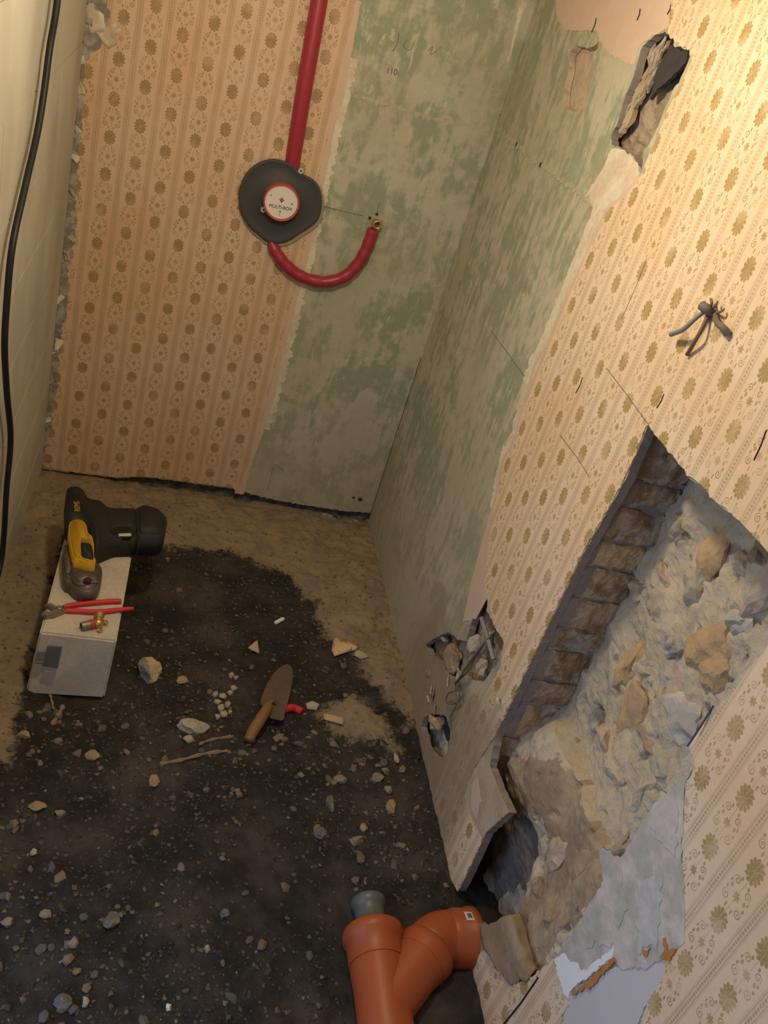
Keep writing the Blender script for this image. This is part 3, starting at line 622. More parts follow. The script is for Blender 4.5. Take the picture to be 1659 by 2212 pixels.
# pencil and cut lines, slits in the paper
strokes('pencil_line', 'R', [RW(1310, 795, .0026), RW(1352, 850, .0026), RW(1399, 915, .0026)], .0006, PENCIL, wall_right, .0026)
strokes('pencil_line', 'R', RP((1062, 715), (1095, 760), (1132, 812)), .0006, PENCIL, wall_right)
strokes('pencil_line', 'R', RP((1212, 940), (1250, 990), (1275, 1030)), .0006, PENCIL, wall_right, .0026)
strokes('pencil_line', 'R', RP((1022, 190), (1060, 225), (1082, 250)), .0006, PENCIL, wall_right)
strokes('blue_chalk_line', 'R', RP((1545, 1525), (1518, 1568), (1489, 1612)), .0014, plain('blue_chalk', (.10, .09, .16), .9), wall_right, .0026)
strokes('paper_slit', 'R', RP((1166, 2112), (1130, 2165), (1090, 2215)), .0016, BLACK, wall_right, .0030)
for a, b in (((1261, 816), (1246, 850)), ((1437, 852), (1422, 882)), ((1400, 560), (1345, 690)), ((1290, 40), (1280, 70)), ((1452, 10), (1444, 32)), ((1385, 20), (1378, 45)), ((1659, 930), (1632, 995))):
    pts = RP(a, ((a[0]+b[0])/2+2, (a[1]+b[1])/2), b); strokes('paper_slit', 'R', pts, .0012 if a[0] != 1400 else .0006, BLACK if a[0] != 1400 else PENCIL, wall_right, .0024)
b1 = RP((1062, 266), (1080, 282), (1110, 310), (1140, 332), (1170, 355), (1210, 385), (1250, 415), (1280, 440))
plate('filler_band', [jag([(a, b+.003) for a, b in b1]+[(a, b-.006) for a, b in b1[::-1]], .005, .011, 95.)], 'R', 0, .0009, BANDM, wall_right)
for q in ((1116, 312), (1168, 356)): disc('chipped_hole', 'R', RW(*q), .006, VOIDM, wall_right, .0012, 8)
# stone and debris in the lower broken patch
for i, (x, y, sy, sz, mt) in enumerate(((650, 830, .085, .075, MORTARB), (880, 700, .035, .05, PALEST), (960, 950, .05, .035, PALEST), (430, 1010, .05, .04, MORTARB), (760, 1060, .04, .03, PALEST), (560, 640, .03, .015, GREYPL), (1010, 660, .03, .07, PALEST))):
    p = on(*c6(x, y), 0, .016); mesh_obj('stone', *move(rock_vf(400+i, .016, sy*.5, sz*.5, 3, .3, 6), Matrix.Translation((.012, p.y, p.z))), mt, wall_right)
p = on(*c6(480, 1520), 0, .02); mesh_obj('stone', *move(rock_vf(420, .022, .026, .022, 3, .3, 6), Matrix.Translation((.018, p.y, p.z))), OCHRE, wall_right)
V, F = box_vf(.030, .045, *sorted((RW(*c6(340, 1600))[0], RW(*c6(590, 1900))[0])), RW(*c6(460, 1880))[1], RW(*c6(460, 1600))[1]); mesh_obj('hole_shade', V, F, VOIDM, wall_right)  # near-black slab stands for the shade inside the hollow
for i in range(7):
    x, y = rnd.uniform(330, 1050), rnd.uniform(1050, 1420); p = on(*c6(x, y), 0, 0)
    flake('paper_flake', 'R', (p.y, p.z), rnd.uniform(.012, .03), rnd.uniform(.015, .03), .006, rnd.uniform(0, 6), (CREAM, MORTARB, PINK)[i % 3], wall_right, .001, i+40)
p = RW(1083, 1518); flake('paper_flake', 'R', p, .018, .016, .012, .4, WHITEP, wall_right, .003, 77)

# ------------------------------------------------------------------ left wall of aerated blocks, with a doorway nearer the camera
YD = -1.52
wall_left = struct(mesh_obj('wall_left', *merge(box_vf(-W-.11, -W-.0022, YD+.002, -.0, -.08, ZT), box_vf(-W-.11, -W, -2.75, -2.42, -.08, ZT), box_vf(-W-.11, -W, -2.42, YD, 2.02, ZT)), JOINT))
ZJ = [-.05, .105, .285, .462, .640, .822, .993, 1.176, 1.36, 1.54, 1.72, 1.90, 2.08, 2.26, 2.44]
def zt(z, y): return z + (.055*(y+.5) if 0 < z < 2.3 else 0)
for i in range(len(ZJ)-1):
    y = -.0015; k = 0
    while y > YD+.03:
        L = .58 if (k or i % 2) else .29
        y2 = max(y-L, YD)
        if y2-YD < .08: y2 = YD
        g = .0011
        P8 = [(-W-.1, y2+g, zt(ZJ[i], y2)+g), (-W, y2+g, zt(ZJ[i], y2)+g), (-W, y-g, zt(ZJ[i], y)+g), (-W-.1, y-g, zt(ZJ[i], y)+g),
              (-W-.1, y2+g, zt(ZJ[i+1], y2)-g), (-W, y2+g, zt(ZJ[i+1], y2)-g), (-W, y-g, zt(ZJ[i+1], y)-g), (-W-.1, y-g, zt(ZJ[i+1], y)-g)]
        mesh_obj('block', *hexa_vf(P8, .0007), BLOCKM, wall_left); y = y2; k += 1
struct(mesh_obj('wall_front', *box_vf(-W-.11, .10, -2.85, -2.75, -.08, ZT), BLOCKM))
struct(mesh_obj('ceiling', *box_vf(-W-.11, .10, -2.85, .10, ZT, ZT+.1), plain('ceiling_paint', (.7, .68, .62), .9)))
struct(mesh_obj('wall_right_core', *box_vf(.17, .25, -2.75, .10, -.08, ZT), VOIDM)); bpy.data.objects['wall_right_core'].name = 'wall_right_backing'
struct(mesh_obj('wall_back_backing', *box_vf(-W-.11, .17, .04, .10, -.1, ZT), VOIDM))

# ------------------------------------------------------------------ plumbing on the back wall
def B3(px, py, d): p = on(px, py, 1, -d); return p
pt = [B3(690, 0, .022), B3(661, 170, .020), B3(646, 262, .012), B3(632, 350, -.001), B3(627, 385, -.005)]
dirn = (pt[0]-pt[1]).normalized(); topz = ZT-.01
pt = [pt[0]+dirn*((topz-pt[0].z)/dirn.z)] + pt
base = (pt[-1].x, -.02, pt[-1].z)
t = thing('insulated_pipe', 'thick red insulated pipe running down the back wall into the grey cuff', 'pipe', base)
sp0 = spline(pt, 10); mesh_obj('insulation_sleeve', *tube_vf(sp0, [.0205 if i < 42 else .0205-.0012*(i-41) for i in range(len(sp0))], 20), RED, t, smooth=True)
c7 = lambda x, y: (480+x/3.95, 300+y/3.95)
cuff_px = ((140, 480), (160, 380), (200, 300), (260, 235), (340, 190), (430, 170), (520, 185), (590, 215), (640, 265), (690, 300), (760, 335), (815, 390), (845, 470), (850, 560), (835, 650), (800, 710), (740, 760), (660, 810), (600, 850), (540, 880), (460, 890), (370, 870), (310, 820), (240, 760), (185, 680), (150, 590))
lid = B3(608, 438, .054)
t = thing('valve_box', 'round wall box with dark grey sealing cuff and white lettered lid', 'plumbing box', (lid.x, -.004, lid.z))
outl = [BW(*c7(*q), .018) for q in cuff_px]; outl = [(p.x, p.y) for p in spline([(*p, 0) for p in outl+outl[:1]], 4)][:-1]
no = len(outl); V = []; F = []
lc = Vector((lid.x, lid.z)); rings = [(.96, .012, 1), (1.0, .016, 1), (1.0, .018, 1), (.985, .0205, 1), (.93, .0215, 1), (.9, .0195, 1), (.7, .023, .7), (.45, .028, .3), (.3, .031, 0)]
for (s, d, k) in rings:
    for i, p in enumerate(outl):
        p = Vector(p); a = math.atan2(p.y-lc.y, p.x-lc.x); c_ = lc+Vector((math.cos(a), math.sin(a)))*.040
        q = lc+(p-lc)*s
        if s < .5: q = q*(k if k > 0 else 0)+c_*(1-k) if k < 1 else q
        V.append((q.x, -d, q.y))
for r_i in range(len(rings)-1):
    for i in range(no):
        j = (i+1) % no; F.append([r_i*no+i, r_i*no+j, (r_i+1)*no+j, (r_i+1)*no+i])
fixn(mesh_obj('sealing_cuff', V, F, CUFFM, t, smooth=True))
fl_o = [(lc.x+(p[0]-lc.x)*1.03+.005, lc.y+(p[1]-lc.y)*1.03-.006) for p in outl]; fz = []
for i, p in enumerate(jag(fl_o, .0035, .001, 5.)): fz.append((p[0]+(.0016 if i % 2 else -.0012), p[1]))
plate('fleece_border', [fz], 'B', .0100, .0118, FLEECE, t)
ST = plain('stitch', (.16, .16, .165), .8)
for i in range(0, no, 2):
    p = Vector(outl[i]); q = lc+(p-lc)*.955; q2 = lc+(p-lc)*.985
    mesh_obj('stitch', *tube_vf([(q.x, -.0214, q.y), (q2.x, -.0208, q2.y)], .0007, 4), ST, t)
M4 = frame((lid.x, -.026, lid.z), (0, -1, 0), (1, 0, 0))
cup = mesh_obj('lid_rim', *lathe_vf([(.0475, 0), (.0475, .030), (.0468, .032), (.0452, .032), (.0440, .029), (.0440, .022), (.0440, .018), (0.001, .018)], M4, 40), REDCAP, t, smooth=False)
ld = mesh_obj('lid', *lathe_vf([(.0436, .018), (.0436, .0235), (.043, .0245), (.001, .0245)], M4, 40), WHITEL, t)
xd = (Vector(BW(598, 452))-Vector(BW(582, 449))); xdir = (Vector((xd.x, 0, xd.y))).normalized()
zdir = Vector((0, -1, 0)); ydir = zdir.cross(xdir)
face = Vector((lid.x, -.026-.0245-.0006, lid.z))
V, F = text_vf('MULTI-BOX', .0118, frame(face-ydir*.013, zdir, xdir)); mesh_obj('lettering', V, F, BLACK, t)
def flat(pts, name, mat, h=.0006):
    loop_ = [face+xdir*a+ydir*b for a, b in pts]; n_ = len(loop_)
    V = [tuple(p) for p in loop_]+[tuple(p+zdir*h) for p in loop_]
    F = [list(range(n_))[::-1], [i+n_ for i in range(n_)]]+[[i, (i+1) % n_, (i+1) % n_+n_, i+n_] for i in range(n_)]
    return fixn(mesh_obj(name, V, F, mat, t))
flat([(-.006, .0085), (0, .003), (.006, .0085), (.006, .0065), (0, -.0005), (-.006, .0065)], 'logo_chevron', BLACK)
flat([(0, .013), (.0042, .0088), (0, .0046), (-.0042, .0088)], 'logo_diamond', plain('logo_red', (.55, .05, .09), .6))
flat([(.0285+.002*math.cos(i), .001+.002*math.sin(i)) for i in (0, .9, 1.8, 2.7, 3.6, 4.5, 5.4)], 'lid_hole', BLACK)
flat([(0, -.020), (.003, -.0255), (-.003, -.0255)], 'arrow_mark', plain('grey_print', (.2, .18, .18), .7))
flat([(-.0005, -.029), (.0008, -.029), (.0008, -.036), (-.0005, -.036)], 'index_mark', plain('grey_print2', (.3, .26, .26), .7))
flat([(-.031, .012), (-.028, .012), (-.028, .0155), (-.031, .0155)], 'red_mark', REDCAP)
EYE = plain('clear_eyelet', (.55, .55, .53), .4)
for q, d in (((650, 369), .018), ((569, 453), .034)):
    p = B3(*q, d); e = mesh_obj('mounting_eyelet', *lathe_vf([(.007, -.008), (.0075, .002), (.0065, .004), (.003, .004), (.0025, .001)], frame(p, (0, -1, 0)), 16), EYE, t)
    mesh_obj('screw_hole', *lathe_vf([(.0022, .002), (.0020, .0046)], frame(p, (0, -1, 0)), 10), BLACK, e)
pts = [B3(*q, d) for q, d in (((580, 508), .004), ((594, 541), .014), ((617, 572), .020), ((652, 598), .020), ((700, 609), .020), ((745, 597), .020), ((776, 566), .020), ((795, 528), .020), ((806, 496), .020))]
t = thing('outlet_pipe', 'red insulated pipe curving from the grey cuff to a brass outlet', 'pipe', (pts[4].x, -.004, pts[4].z))
sp_ = spline(pts, 7); mesh_obj('insulation_sleeve', *tube_vf(sp_, [min(1, .45+i*.08)*.0165+.0008*math.sin(i*1.3) for i in range(len(sp_))], 18), RED, t, smooth=True)
e = B3(814, 484, .02)
fit = mesh_obj('wall_elbow', *lathe_vf([(.011, 0), (.011, .018), (.0125, .019), (.0125, .026), (.0105, .028), (.0085, .028), (.0085, .012), (.001, .012)], frame((e.x, -.004, e.z), (0, -1, 0)), 24), BRASS, t, smooth=True)
mesh_obj('outlet_bore', *lathe_vf([(.0082, 0.0), (.0082, .0004)], frame((e.x, -.0172, e.z), (0, -1, 0)), 20), plain('brown_bore', (.12, .06, .03), .5), fit)
V, F = prism_vf([(e.x-.012, e.z-.016), (e.x+.014, e.z-.024), (e.x+.018, e.z-.008), (e.x+.012, e.z+.006), (e.x-.008, e.z+.008)], 0.0005, .006, .0015, 1, 'B')
mesh_obj('mounting_plate', V, F, BRASS, fit)

# ------------------------------------------------------------------ cable on the left wall
cp = [(-.50, 2.42, .012), (-.49, 1.9, .014), (-.49, 1.55, .014)] + [(*LW(*q, .016), .016) for q in ((124, 0), (108, 100), (95, 200), (80, 290), (55, 400), (27, 530), (15, 650), (10, 750), (15, 850), (23, 950), (14, 1060), (9, 1150), (2, 1215), (-14, 1280))] + [(-.93, .03, .02), (-1.05, .012, .03)]
cpts = spline([(-W+d, y, z) for y, z, d in cp], 8)
o = mesh_obj('power_cable', *tube_vf(cpts, .0062, 10), CABLE, loc=(-W+.02, -.66, .02), smooth=True)
tag(o, 'black power cable hanging down the pale block wall', 'cable')

# ------------------------------------------------------------------ block with the tools
BT = .150
bp = [FL(55, 1493, -.012), FL(226, 1503, -.012), FL(252, 1385, BT), FL(86, 1366, BT)]
Lb = .50
back = lambda p, dx: (p[0]+dx, p[1]+Lb)
P8 = [(bp[0][0], bp[0][1], -.02), (bp[1][0], bp[1][1], -.02), (bp[1][0]+.005, bp[2][1]+Lb, -.02), (bp[0][0]+.005, bp[3][1]+Lb, -.02),
      (bp[3][0], bp[3][1], BT), (bp[2][0], bp[2][1], BT), (bp[2][0]+.004, bp[2][1]+Lb, BT), (bp[3][0]-.004, bp[3][1]+Lb, BT)]
bc = ((bp[0][0]+bp[1][0])/2, bp[0][1]+.25, -.018)
t = thing('aerated_concrete_block', 'long pale aerated concrete block lying on the soil under the yellow tool', 'block', bc)
BLK2 = two('pale_aerated_concrete', (.62, .56, .47), (.55, .49, .41), 7, bs=.25, bd=.0012, fine=140)
mesh_obj('block_body', *hexa_vf(P8, .004), BLK2, t)
def front(px, py, off=.0012):
    """point on the leaning front face of the block"""
    a, b, c = Vector(P8[0]), Vector(P8[1]), Vector(P8[5]); nrm = (b-a).cross(c-a).normalized()
    if nrm.y > 0: nrm = -nrm
    d = ray(px, py); k = (a+nrm*off-CAM).dot(nrm)/d.dot(nrm); return CAM+d*k, nrm
for nm, q, c in (('grey_mosaic_square', ((102, 1396), (134, 1398), (124, 1444), (92, 1440)), (.15, .15, .16)), ('grey_mosaic_square', ((80, 1408), (100, 1411), (94, 1430), (75, 1427)), (.24, .235, .25)), ('pale_mosaic_square', ((72, 1433), (92, 1435), (86, 1457), (67, 1455)), (.44, .39, .35)), ('pale_mosaic_square', ((95, 1446), (122, 1447), (114, 1478), (86, 1472)), (.46, .41, .37))):
    V = []; 
    for off in (.0012, -.002): V += [tuple(front(*a, off)[0]) for a in q]
    mesh_obj(nm, V, [[0, 1, 2, 3], [7, 6, 5, 4], [0, 4, 5, 1], [1, 5, 6, 2], [2, 6, 7, 3], [3, 7, 4, 0]], plain('block_patch', c, .9), t)  # flat added squares imitating a pixelated mosaic
# --- pressing tool
c1 = lambda x, y: (100+x/5.925, 1050+y/5.925)
def TO(pts, z): return [FL(*c1(*q), z) for q in pts]
ctr = FL(*c1(520, 600), BT)
t = thing('pressing_tool', 'black and yellow cordless pipe pressing tool lying on the pale block', 'power tool', (ctr[0], ctr[1], BT))
zb = BT+.034
def smooth_loop(pts, n=3): return [(p.x, p.y) for p in spline([(*q, 0) for q in pts+pts[:1]], n)][:-1]
mo = smooth_loop(TO(((238, 210), (258, 152), (312, 124), (390, 124), (450, 157), (490, 215), (520, 268), (600, 290), (680, 307), (740, 360), (800, 395), (990, 402), (1130, 415), (1160, 600), (1150, 760), (1050, 772), (900, 778), (800, 812), (690, 860), (640, 905), (600, 880), (560, 640), (430, 560), (262, 560), (243, 350)), zb))
bd = mesh_obj('motor_housing', *prism_vf(mo, BT+.001, BT+.064, .018, 4), TOOLBLK, t, smooth=True)
ba = smooth_loop(TO(((1128, 420), (1200, 388), (1285, 396), (1400, 432), (1488, 500), (1520, 590), (1508, 690), (1475, 752), (1415, 782), (1250, 778), (1150, 765), (1135, 600)), zb))
mesh_obj('battery', *prism_vf(ba, BT+.001, BT+.074, .014, 3), TOOLBLK, t, smooth=True)
yl = smooth_loop(TO(((275, 620), (288, 535), (330, 492), (400, 480), (468, 502), (508, 560), (528, 650), (575, 690), (600, 800), (606, 960), (625, 992), (608, 1042), (500, 1022), (392, 986), (345, 970), (312, 850), (290, 720)), zb+.02))
mesh_obj('yellow_collar', *prism_vf(yl, BT+.004, BT+.070, .016, 4), YELLOW, t, smooth=True)
bt_ = smooth_loop(TO(((438, 765), (500, 768), (570, 792), (598, 900), (590, 968), (520, 958), (452, 930), (442, 850)), zb+.03))
mesh_obj('release_lever', *prism_vf(bt_, BT+.055, BT+.076, .006, 2), TOOLBLK, t, smooth=True)
kn = smooth_loop(TO(((435, 668), (500, 680), (560, 705), (572, 760), (500, 752), (438, 740)), zb+.035)); mesh_obj('lever_pad', *prism_vf(kn, BT+.060, BT+.0725, .003, 2), plain('tool_tan', (.28, .18, .06), .6), t)
jw = smooth_loop(TO(((205, 950), (212, 845), (250, 818), (292, 845), (335, 925), (395, 990), (500, 1022), (622, 1042), (682, 1092), (705, 1160), (700, 1265), (660, 1360), (582, 1410), (500, 1420), (400, 1390), (332, 1340), (290, 1292), (232, 1265), (210, 1120)), BT+.02))
jo = mesh_obj('press_jaw', *prism_vf(jw, BT+.0005, BT+.040, .012, 3), DKSTEEL, t, smooth=True)
j2 = smooth_loop(TO(((300, 1110), (420, 1080), (560, 1090), (660, 1110), (690, 1180), (660, 1230), (560, 1225), (470, 1260), (360, 1230)), BT+.045)); mesh_obj('jaw_plate', *prism_vf(j2, BT+.034, BT+.049, .006, 2), DKSTEEL, jo, smooth=True)
j3 = smooth_loop(TO(((235, 880), (275, 880), (305, 960), (310, 1080), (260, 1100), (238, 1000)), BT+.045)); mesh_obj('jaw_plate', *prism_vf(j3, BT+.034, BT+.050, .005, 2), STEEL, jo, smooth=True)
p = TO(((530, 1195),), BT+.052)[0]; mesh_obj('jaw_bolt', *lathe_vf([(.009, 0), (.009, .004), (.007, .006), (.001, .006)], frame((p[0], p[1], BT+.047), (0, 0, 1)), 16), TOOLBLK, jo)
gl = smooth_loop(TO(((800, 560), (860, 540), (950, 515), (1060, 520), (1110, 550), (1130, 620), (1060, 655), (900, 640), (820, 610)), zb+.03), 2); mesh_obj('trigger_recess', *prism_vf(gl, BT+.055, BT+.0645, .001, 1), plain('tool_black_gloss', (.010, .010, .010), .35), t)
wl = TO(((925, 605), (1085, 596), (1090, 636), (930, 636)), zb+.032); mesh_obj('white_label', *prism_vf(wl, BT+.060, BT+.0652, .0003, 1), plain('label_white', (.55, .55, .53), .5), t)
a0, a1 = [Vector((*TO((q,), zb+.03)[0], 0)) for q in ((402, 325), (392, 195))]
mid = (a0+a1)/2; V, F = text_vf('REMS', (a1-a0).length*.42, frame((mid.x, mid.y, BT+.0642), (0, 0, 1), a1-a0)); mesh_obj('lettering', V, F, YELLOW, t)
# --- pliers
zp = BT+.006
def PZ(*q): return [Vector((*FL(a, b, zp), zp)) for a, b in q]
hd = PZ((118, 1322),)[0]
t = thing('pump_pliers', 'red handled steel pliers lying across the pale block', 'pliers', (hd.x, hd.y, BT))
mesh_obj('handle', *tube_vf(spline(PZ((136, 1311), (165, 1306), (205, 1302), (240, 1299), (262, 1299)), 6), [.0045]*2+[.0062]*20+[.0058]*3, 12), REDGRIP, t, smooth=True)
mesh_obj('handle', *tube_vf(spline(PZ((138, 1319), (165, 1320), (210, 1322), (252, 1318), (288, 1314)), 6), [.0045]*2+[.0062]*16+[.0055]*5+[.004]*2, 12), REDGRIP, t, smooth=True)
for q in (((96, 1309), (108, 1304), (124, 1312), (140, 1311), (140, 1318), (124, 1322), (112, 1316)), ((88, 1330), (100, 1334), (118, 1332), (141, 1322), (138, 1312), (122, 1316), (108, 1324), (96, 1322))):
    mesh_obj('jaw', *prism_vf([FL(*a, zp) for a in q], BT+.001, BT+.011, .002, 2), STEEL, t)
p = PZ((128, 1317),)[0]; mesh_obj('pivot', *lathe_vf([(.007, 0), (.007, .012), (.005, .0135), (.001, .0135)], frame((p.x, p.y, BT+.001), (0, 0, 1)), 16), STEEL, t)
# --- brass fitting
e0 = Vector((*FL(212, 1345, BT+.012), BT+.012))
t = thing('brass_wall_elbow', 'small brass elbow fitting with a red ring beside the pliers on the block', 'pipe fitting', (e0.x, e0.y, BT))
e1 = Vector((*FL(211, 1334, BT+.012), BT+.012)); d1 = Vector((-.02, .95, .28)).normalized()
mesh_obj('threaded_socket', *lathe_vf([(.0095, 0), (.0095, .012), (.0115, .013), (.0115, .026), (.009, .026), (.009, .016), (.001, .016)], frame(e0-d1*.004, d1), 20), BRASS, t, smooth=False)
d2 = (Vector((*FL(180, 1352, BT+.011), BT+.011))-e0).normalized()
bb_ = mesh_obj('press_barrel', *lathe_vf([(.008, 0), (.008, .008), (.0095, .010), (.0095, .038), (.0075, .038), (.0075, .030), (.001, .030)], frame(e0, d2), 20), STEEL, t)
mesh_obj('red_ring', *lathe_vf([(.0102, .010), (.0108, .012), (.0108, .017), (.0102, .019)], frame(e0, d2), 20), REDGRIP, bb_)
mesh_obj('elbow_body', *move(rock_vf(9, .012, .012, .0105, 2, .06, 0), Matrix.Translation(e0)), BRASS, t, smooth=True)
for q in ((228, 1345), (216, 1361)):
    p = Vector((*FL(*q, BT+.005), BT+.004)); mesh_obj('mounting_lug', *lathe_vf([(.006, 0), (.006, .004), (.003, .004), (.0025, .002)], frame(p, (0, 0, 1)), 14), BRASS, t)
    mesh_obj('lug_arm', *tube_vf([e0-Vector((0, 0, .005)), p+Vector((0, 0, .002))], .0035, 8), BRASS, t)

# ------------------------------------------------------------------ drain pipes
AX = -.196; AZ = .004
t = thing('drain_branch', 'orange plastic drain Y-branch half buried in the soil', 'drain pipe', (AX, -1.72, AZ-.05))
def along(o, d): return frame(o, d)
mesh_obj('main_tube', *lathe_vf([(.0495, 0), (.0495, .33), (.0515, .35), (.0515, .39)], along((AX, -1.93, AZ), (0, 1, 0)), 40), ORANGE, t, smooth=True)
sk = mesh_obj('socket', *lathe_vf([(.0535, 0), (.0535, .040), (.0585, .046), (.0595, .058), (.0575, .066), (.0545, .069), (.050, .069), (.048, .062), (.048, .02), (.001, .02)], along((AX, -1.56, AZ), (0, 1, 0)), 40), ORANGE, t, smooth=True)
mesh_obj('seam_ring', *lathe_vf([(.0505, 0), (.0515, .002), (.0515, .006), (.0505, .008)], along((AX, -1.70, AZ), (0, 1, 0)), 40), ORANGE, t, smooth=True)
bdv = Vector((.69, .72, .02)).normalized(); b0_ = Vector((AX, -1.640, AZ))
mesh_obj('branch_tube', *lathe_vf([(.049, 0), (.0495, .10), (.0525, .112), (.0525, .150)], along(b0_, bdv), 40), ORANGE, t, smooth=True)
b1_ = b0_+bdv*.118
mesh_obj('branch_socket', *lathe_vf([(.0535, 0), (.0555, .012), (.0572, .022), (.0572, .030), (.055, .034), (.052, .035)], along(b1_, bdv), 40), ORANGE, t, smooth=True)
# elbow
e_s = b0_+bdv*.145; ev = Vector((1, .02, .0)).normalized()
pth = [e_s, e_s+bdv*.02]; cur = pth[-1].copy(); nst = 10
for i in range(1, nst+1):
    d = bdv.lerp(ev, i/nst).normalized(); cur = cur+d*.0045; pth.append(cur.copy())
end = cur+ev*.075
t2 = thing('drain_elbow', 'short orange drain elbow with white label, pushed against the broken wall', 'drain pipe', (e_s.x+.04, e_s.y+.03, AZ-.055))
mesh_obj('bend', *tube_vf(pth+[cur+ev*.012], .0515, 36), ORANGE, t2, smooth=True)
mesh_obj('socket', *lathe_vf([(.0515, -.004), (.0555, .006), (.0555, .032), (.0585, .036), (.0585, .048), (.056, .051), (.052, .051), (.049, .046), (.049, .01), (.001, .01)], along(cur, ev), 40), ORANGE, t2, smooth=True)
lab = on(988, 1982, 2, AZ+.052); V = []; F = []
for i in range(7):
    for j in range(2):
        a = math.radians(66+(i/6)*22+0); 
        ax_o = cur+ev*(.018+.017*j); side = Vector((0, 0, 1)).cross(ev)
        V.append(tuple(ax_o+(side*math.cos(a)+Vector((0, 0, 1))*math.sin(a))*.0562))
F = [[i*2, i*2+1, i*2+3, i*2+2] for i in range(6)]
lo = mesh_obj('paper_label', V, F, plain('label_paper', (.75, .72, .68), .6), t2); lo.modifiers.new('th', 'SOLIDIFY').thickness = .0006
Vb = [tuple(Vector(v)+(Vector(v)-(cur+ev*(.0265))).normalized()*.0006) for v in V]
cB = sum((Vector(v) for v in Vb), Vector())/len(Vb); Vb = [tuple(cB+(Vector(v)-cB)*.52+Vector((0, 0, .0012))) for v in Vb]
mesh_obj('label_print', Vb, F, plain('print_grey', (.16, .15, .16), .7), lo)
t = thing('grey_pipe_stub', 'short grey plastic pipe stub plugged into the orange branch', 'pipe', (AX, -1.45, AZ-.03))
mesh_obj('stub_tube', *lathe_vf([(.047, -.03), (.047, .006), (.029, .012), (.029, .052), (.031, .055), (.0345, .064), (.034, .072), (.031, .074), (.028, .072), (.027, .04), (.001, .04)], along((AX, -1.50, AZ), (0, 1, 0)), 36), GREYPIPE, t, smooth=True)

# ------------------------------------------------------------------ trowel, red strip, scraps
c3 = lambda x, y: (200+x/2.765, 1350+y/2.765)
def gpt(px, py, dz=0.0):
    z = 0.0
    for _ in range(4): x, y = FL(px, py, z+dz); z = H(x, y)
    return Vector((x, y, z+dz))
tb = [c3(*q) for q in ((1110, 260), (1160, 236), (1192, 262), (1196, 320), (1178, 420), (1150, 520), (1138, 568), (1085, 562), (1052, 550), (1042, 500), (1004, 470), (1020, 400), (1060, 320))]
cz = gpt(*c3(1100, 400)); zt_ = cz.z+.022
t = thing('trowel', 'small rusty trowel with brown wooden handle lying on the soil', 'trowel', (cz.x, cz.y, cz.z))
bl_ = [FL(*q, zt_) for q in tb]; bl_ = smooth_loop(bl_, 3)
mesh_obj('blade', *prism_vf(bl_, zt_-.0015, zt_+.0015, .0005, 1), plain('rusty_blade', (.155, .105, .08), .5, .25, .25, 40), t)
hp = [Vector((*FL(*c3(*q), zt_+dz), zt_+dz)) for q, dz in (((1050, 480), .014), ((1030, 520), .016), ((985, 590), .012), ((950, 650), .002), ((930, 690), -.004))]
mesh_obj('handle', *tube_vf(spline(hp, 5), [.011+.003*math.sin(i/20*math.pi) for i in range(21)], 14), WOOD, t, smooth=True)
tp_ = [Vector((*FL(*c3(*q), zt_+dz), zt_+dz)) for q, dz in (((1095, 470), .002), ((1075, 455), .012), ((1046, 482), .014))]
mesh_obj('tang', *tube_vf(spline(tp_, 5), .0045, 8), STEEL, t, smooth=True)
rp = [gpt(*c3(*q), .009) for q in ((1140, 512), (1180, 495), (1215, 500), (1248, 520))]
o = mesh_obj('plastic_strip', *tube_vf(spline(rp, 6), .0095, 10), REDGRIP, loc=tuple(rp[1]-Vector((0, 0, .009))), smooth=True); tag(o, 'curved bright red plastic piece sticking out beside the trowel blade', 'plastic piece')
def scrap(name, label, cat, px, mat, curl=.012, dz=.003, flat_=False):
    P_ = [gpt(*q, dz) for q in px]; c = sum(P_, Vector())/len(P_); V = [tuple(c+Vector((0, 0, curl)))]+[tuple(p) for p in P_]
    n_ = len(P_); F = [[0, i+1, (i+1) % n_+1] for i in range(n_)]
    bm = bmesh.new(); vs = [bm.verts.new(v) for v in V]; [bm.faces.new([vs[i] for i in f]) for f in F]
    bmesh.ops.subdivide_edges(bm, edges=list(bm.edges), cuts=2, use_grid_fill=True, fractal=.0)
    for v in bm.verts: v.co.z += .002*noise.noise(v.co*80)
    V, F = bm_out(bm); o = mesh_obj(name, V, F, mat, loc=(c.x, c.y, c.z-dz), smooth=True); o.modifiers.new('th', 'SOLIDIFY').thickness = .0012
    return tag(o, label, cat)
scrapm = start('scrap_paper'); X, Y, Z = xyz(); sv = vec(X, Y, Z); SCRAP = finish(scrapm, mix((.72, .50, .30), (.42, .24, .09), ss(nz(sv, 45, 4), .52, .62)), .8)
scrap('wallpaper_scrap', 'torn peach scrap of wallpaper lying on the soil near the corner', 'paper scrap', ((722, 1376), (748, 1384), (774, 1398), (768, 1404), (740, 1412), (722, 1418), (716, 1405)), SCRAP, .010, .008)
scrap('plaster_flake', 'thin tan plaster flake tucked under the torn wallpaper scrap', 'flake', ((768, 1405), (785, 1408), (798, 1420), (780, 1424), (765, 1416)), PALEST, .002)
scrap('plaster_flake', 'flat cream chip with a spike just right of the red plastic piece', 'flake', ((660, 1520), (675, 1514), (690, 1522), (684, 1534), (664, 1532)), PALEST, .004)
scrap('plaster_flake', 'flat tan slab fragment at the edge of the sandy patch beside the trowel', 'flake', ((697, 1540), (742, 1552), (742, 1567), (700, 1554)), OCHRE, .004, .006)
scrap('plaster_flake', 'small triangular pale flake standing on the soil above the trowel', 'flake', ((535, 1400), (556, 1382), (560, 1412)), PINKST, .006, .006)
a, b = gpt(594, 1346, .006), gpt(613, 1336, .006)
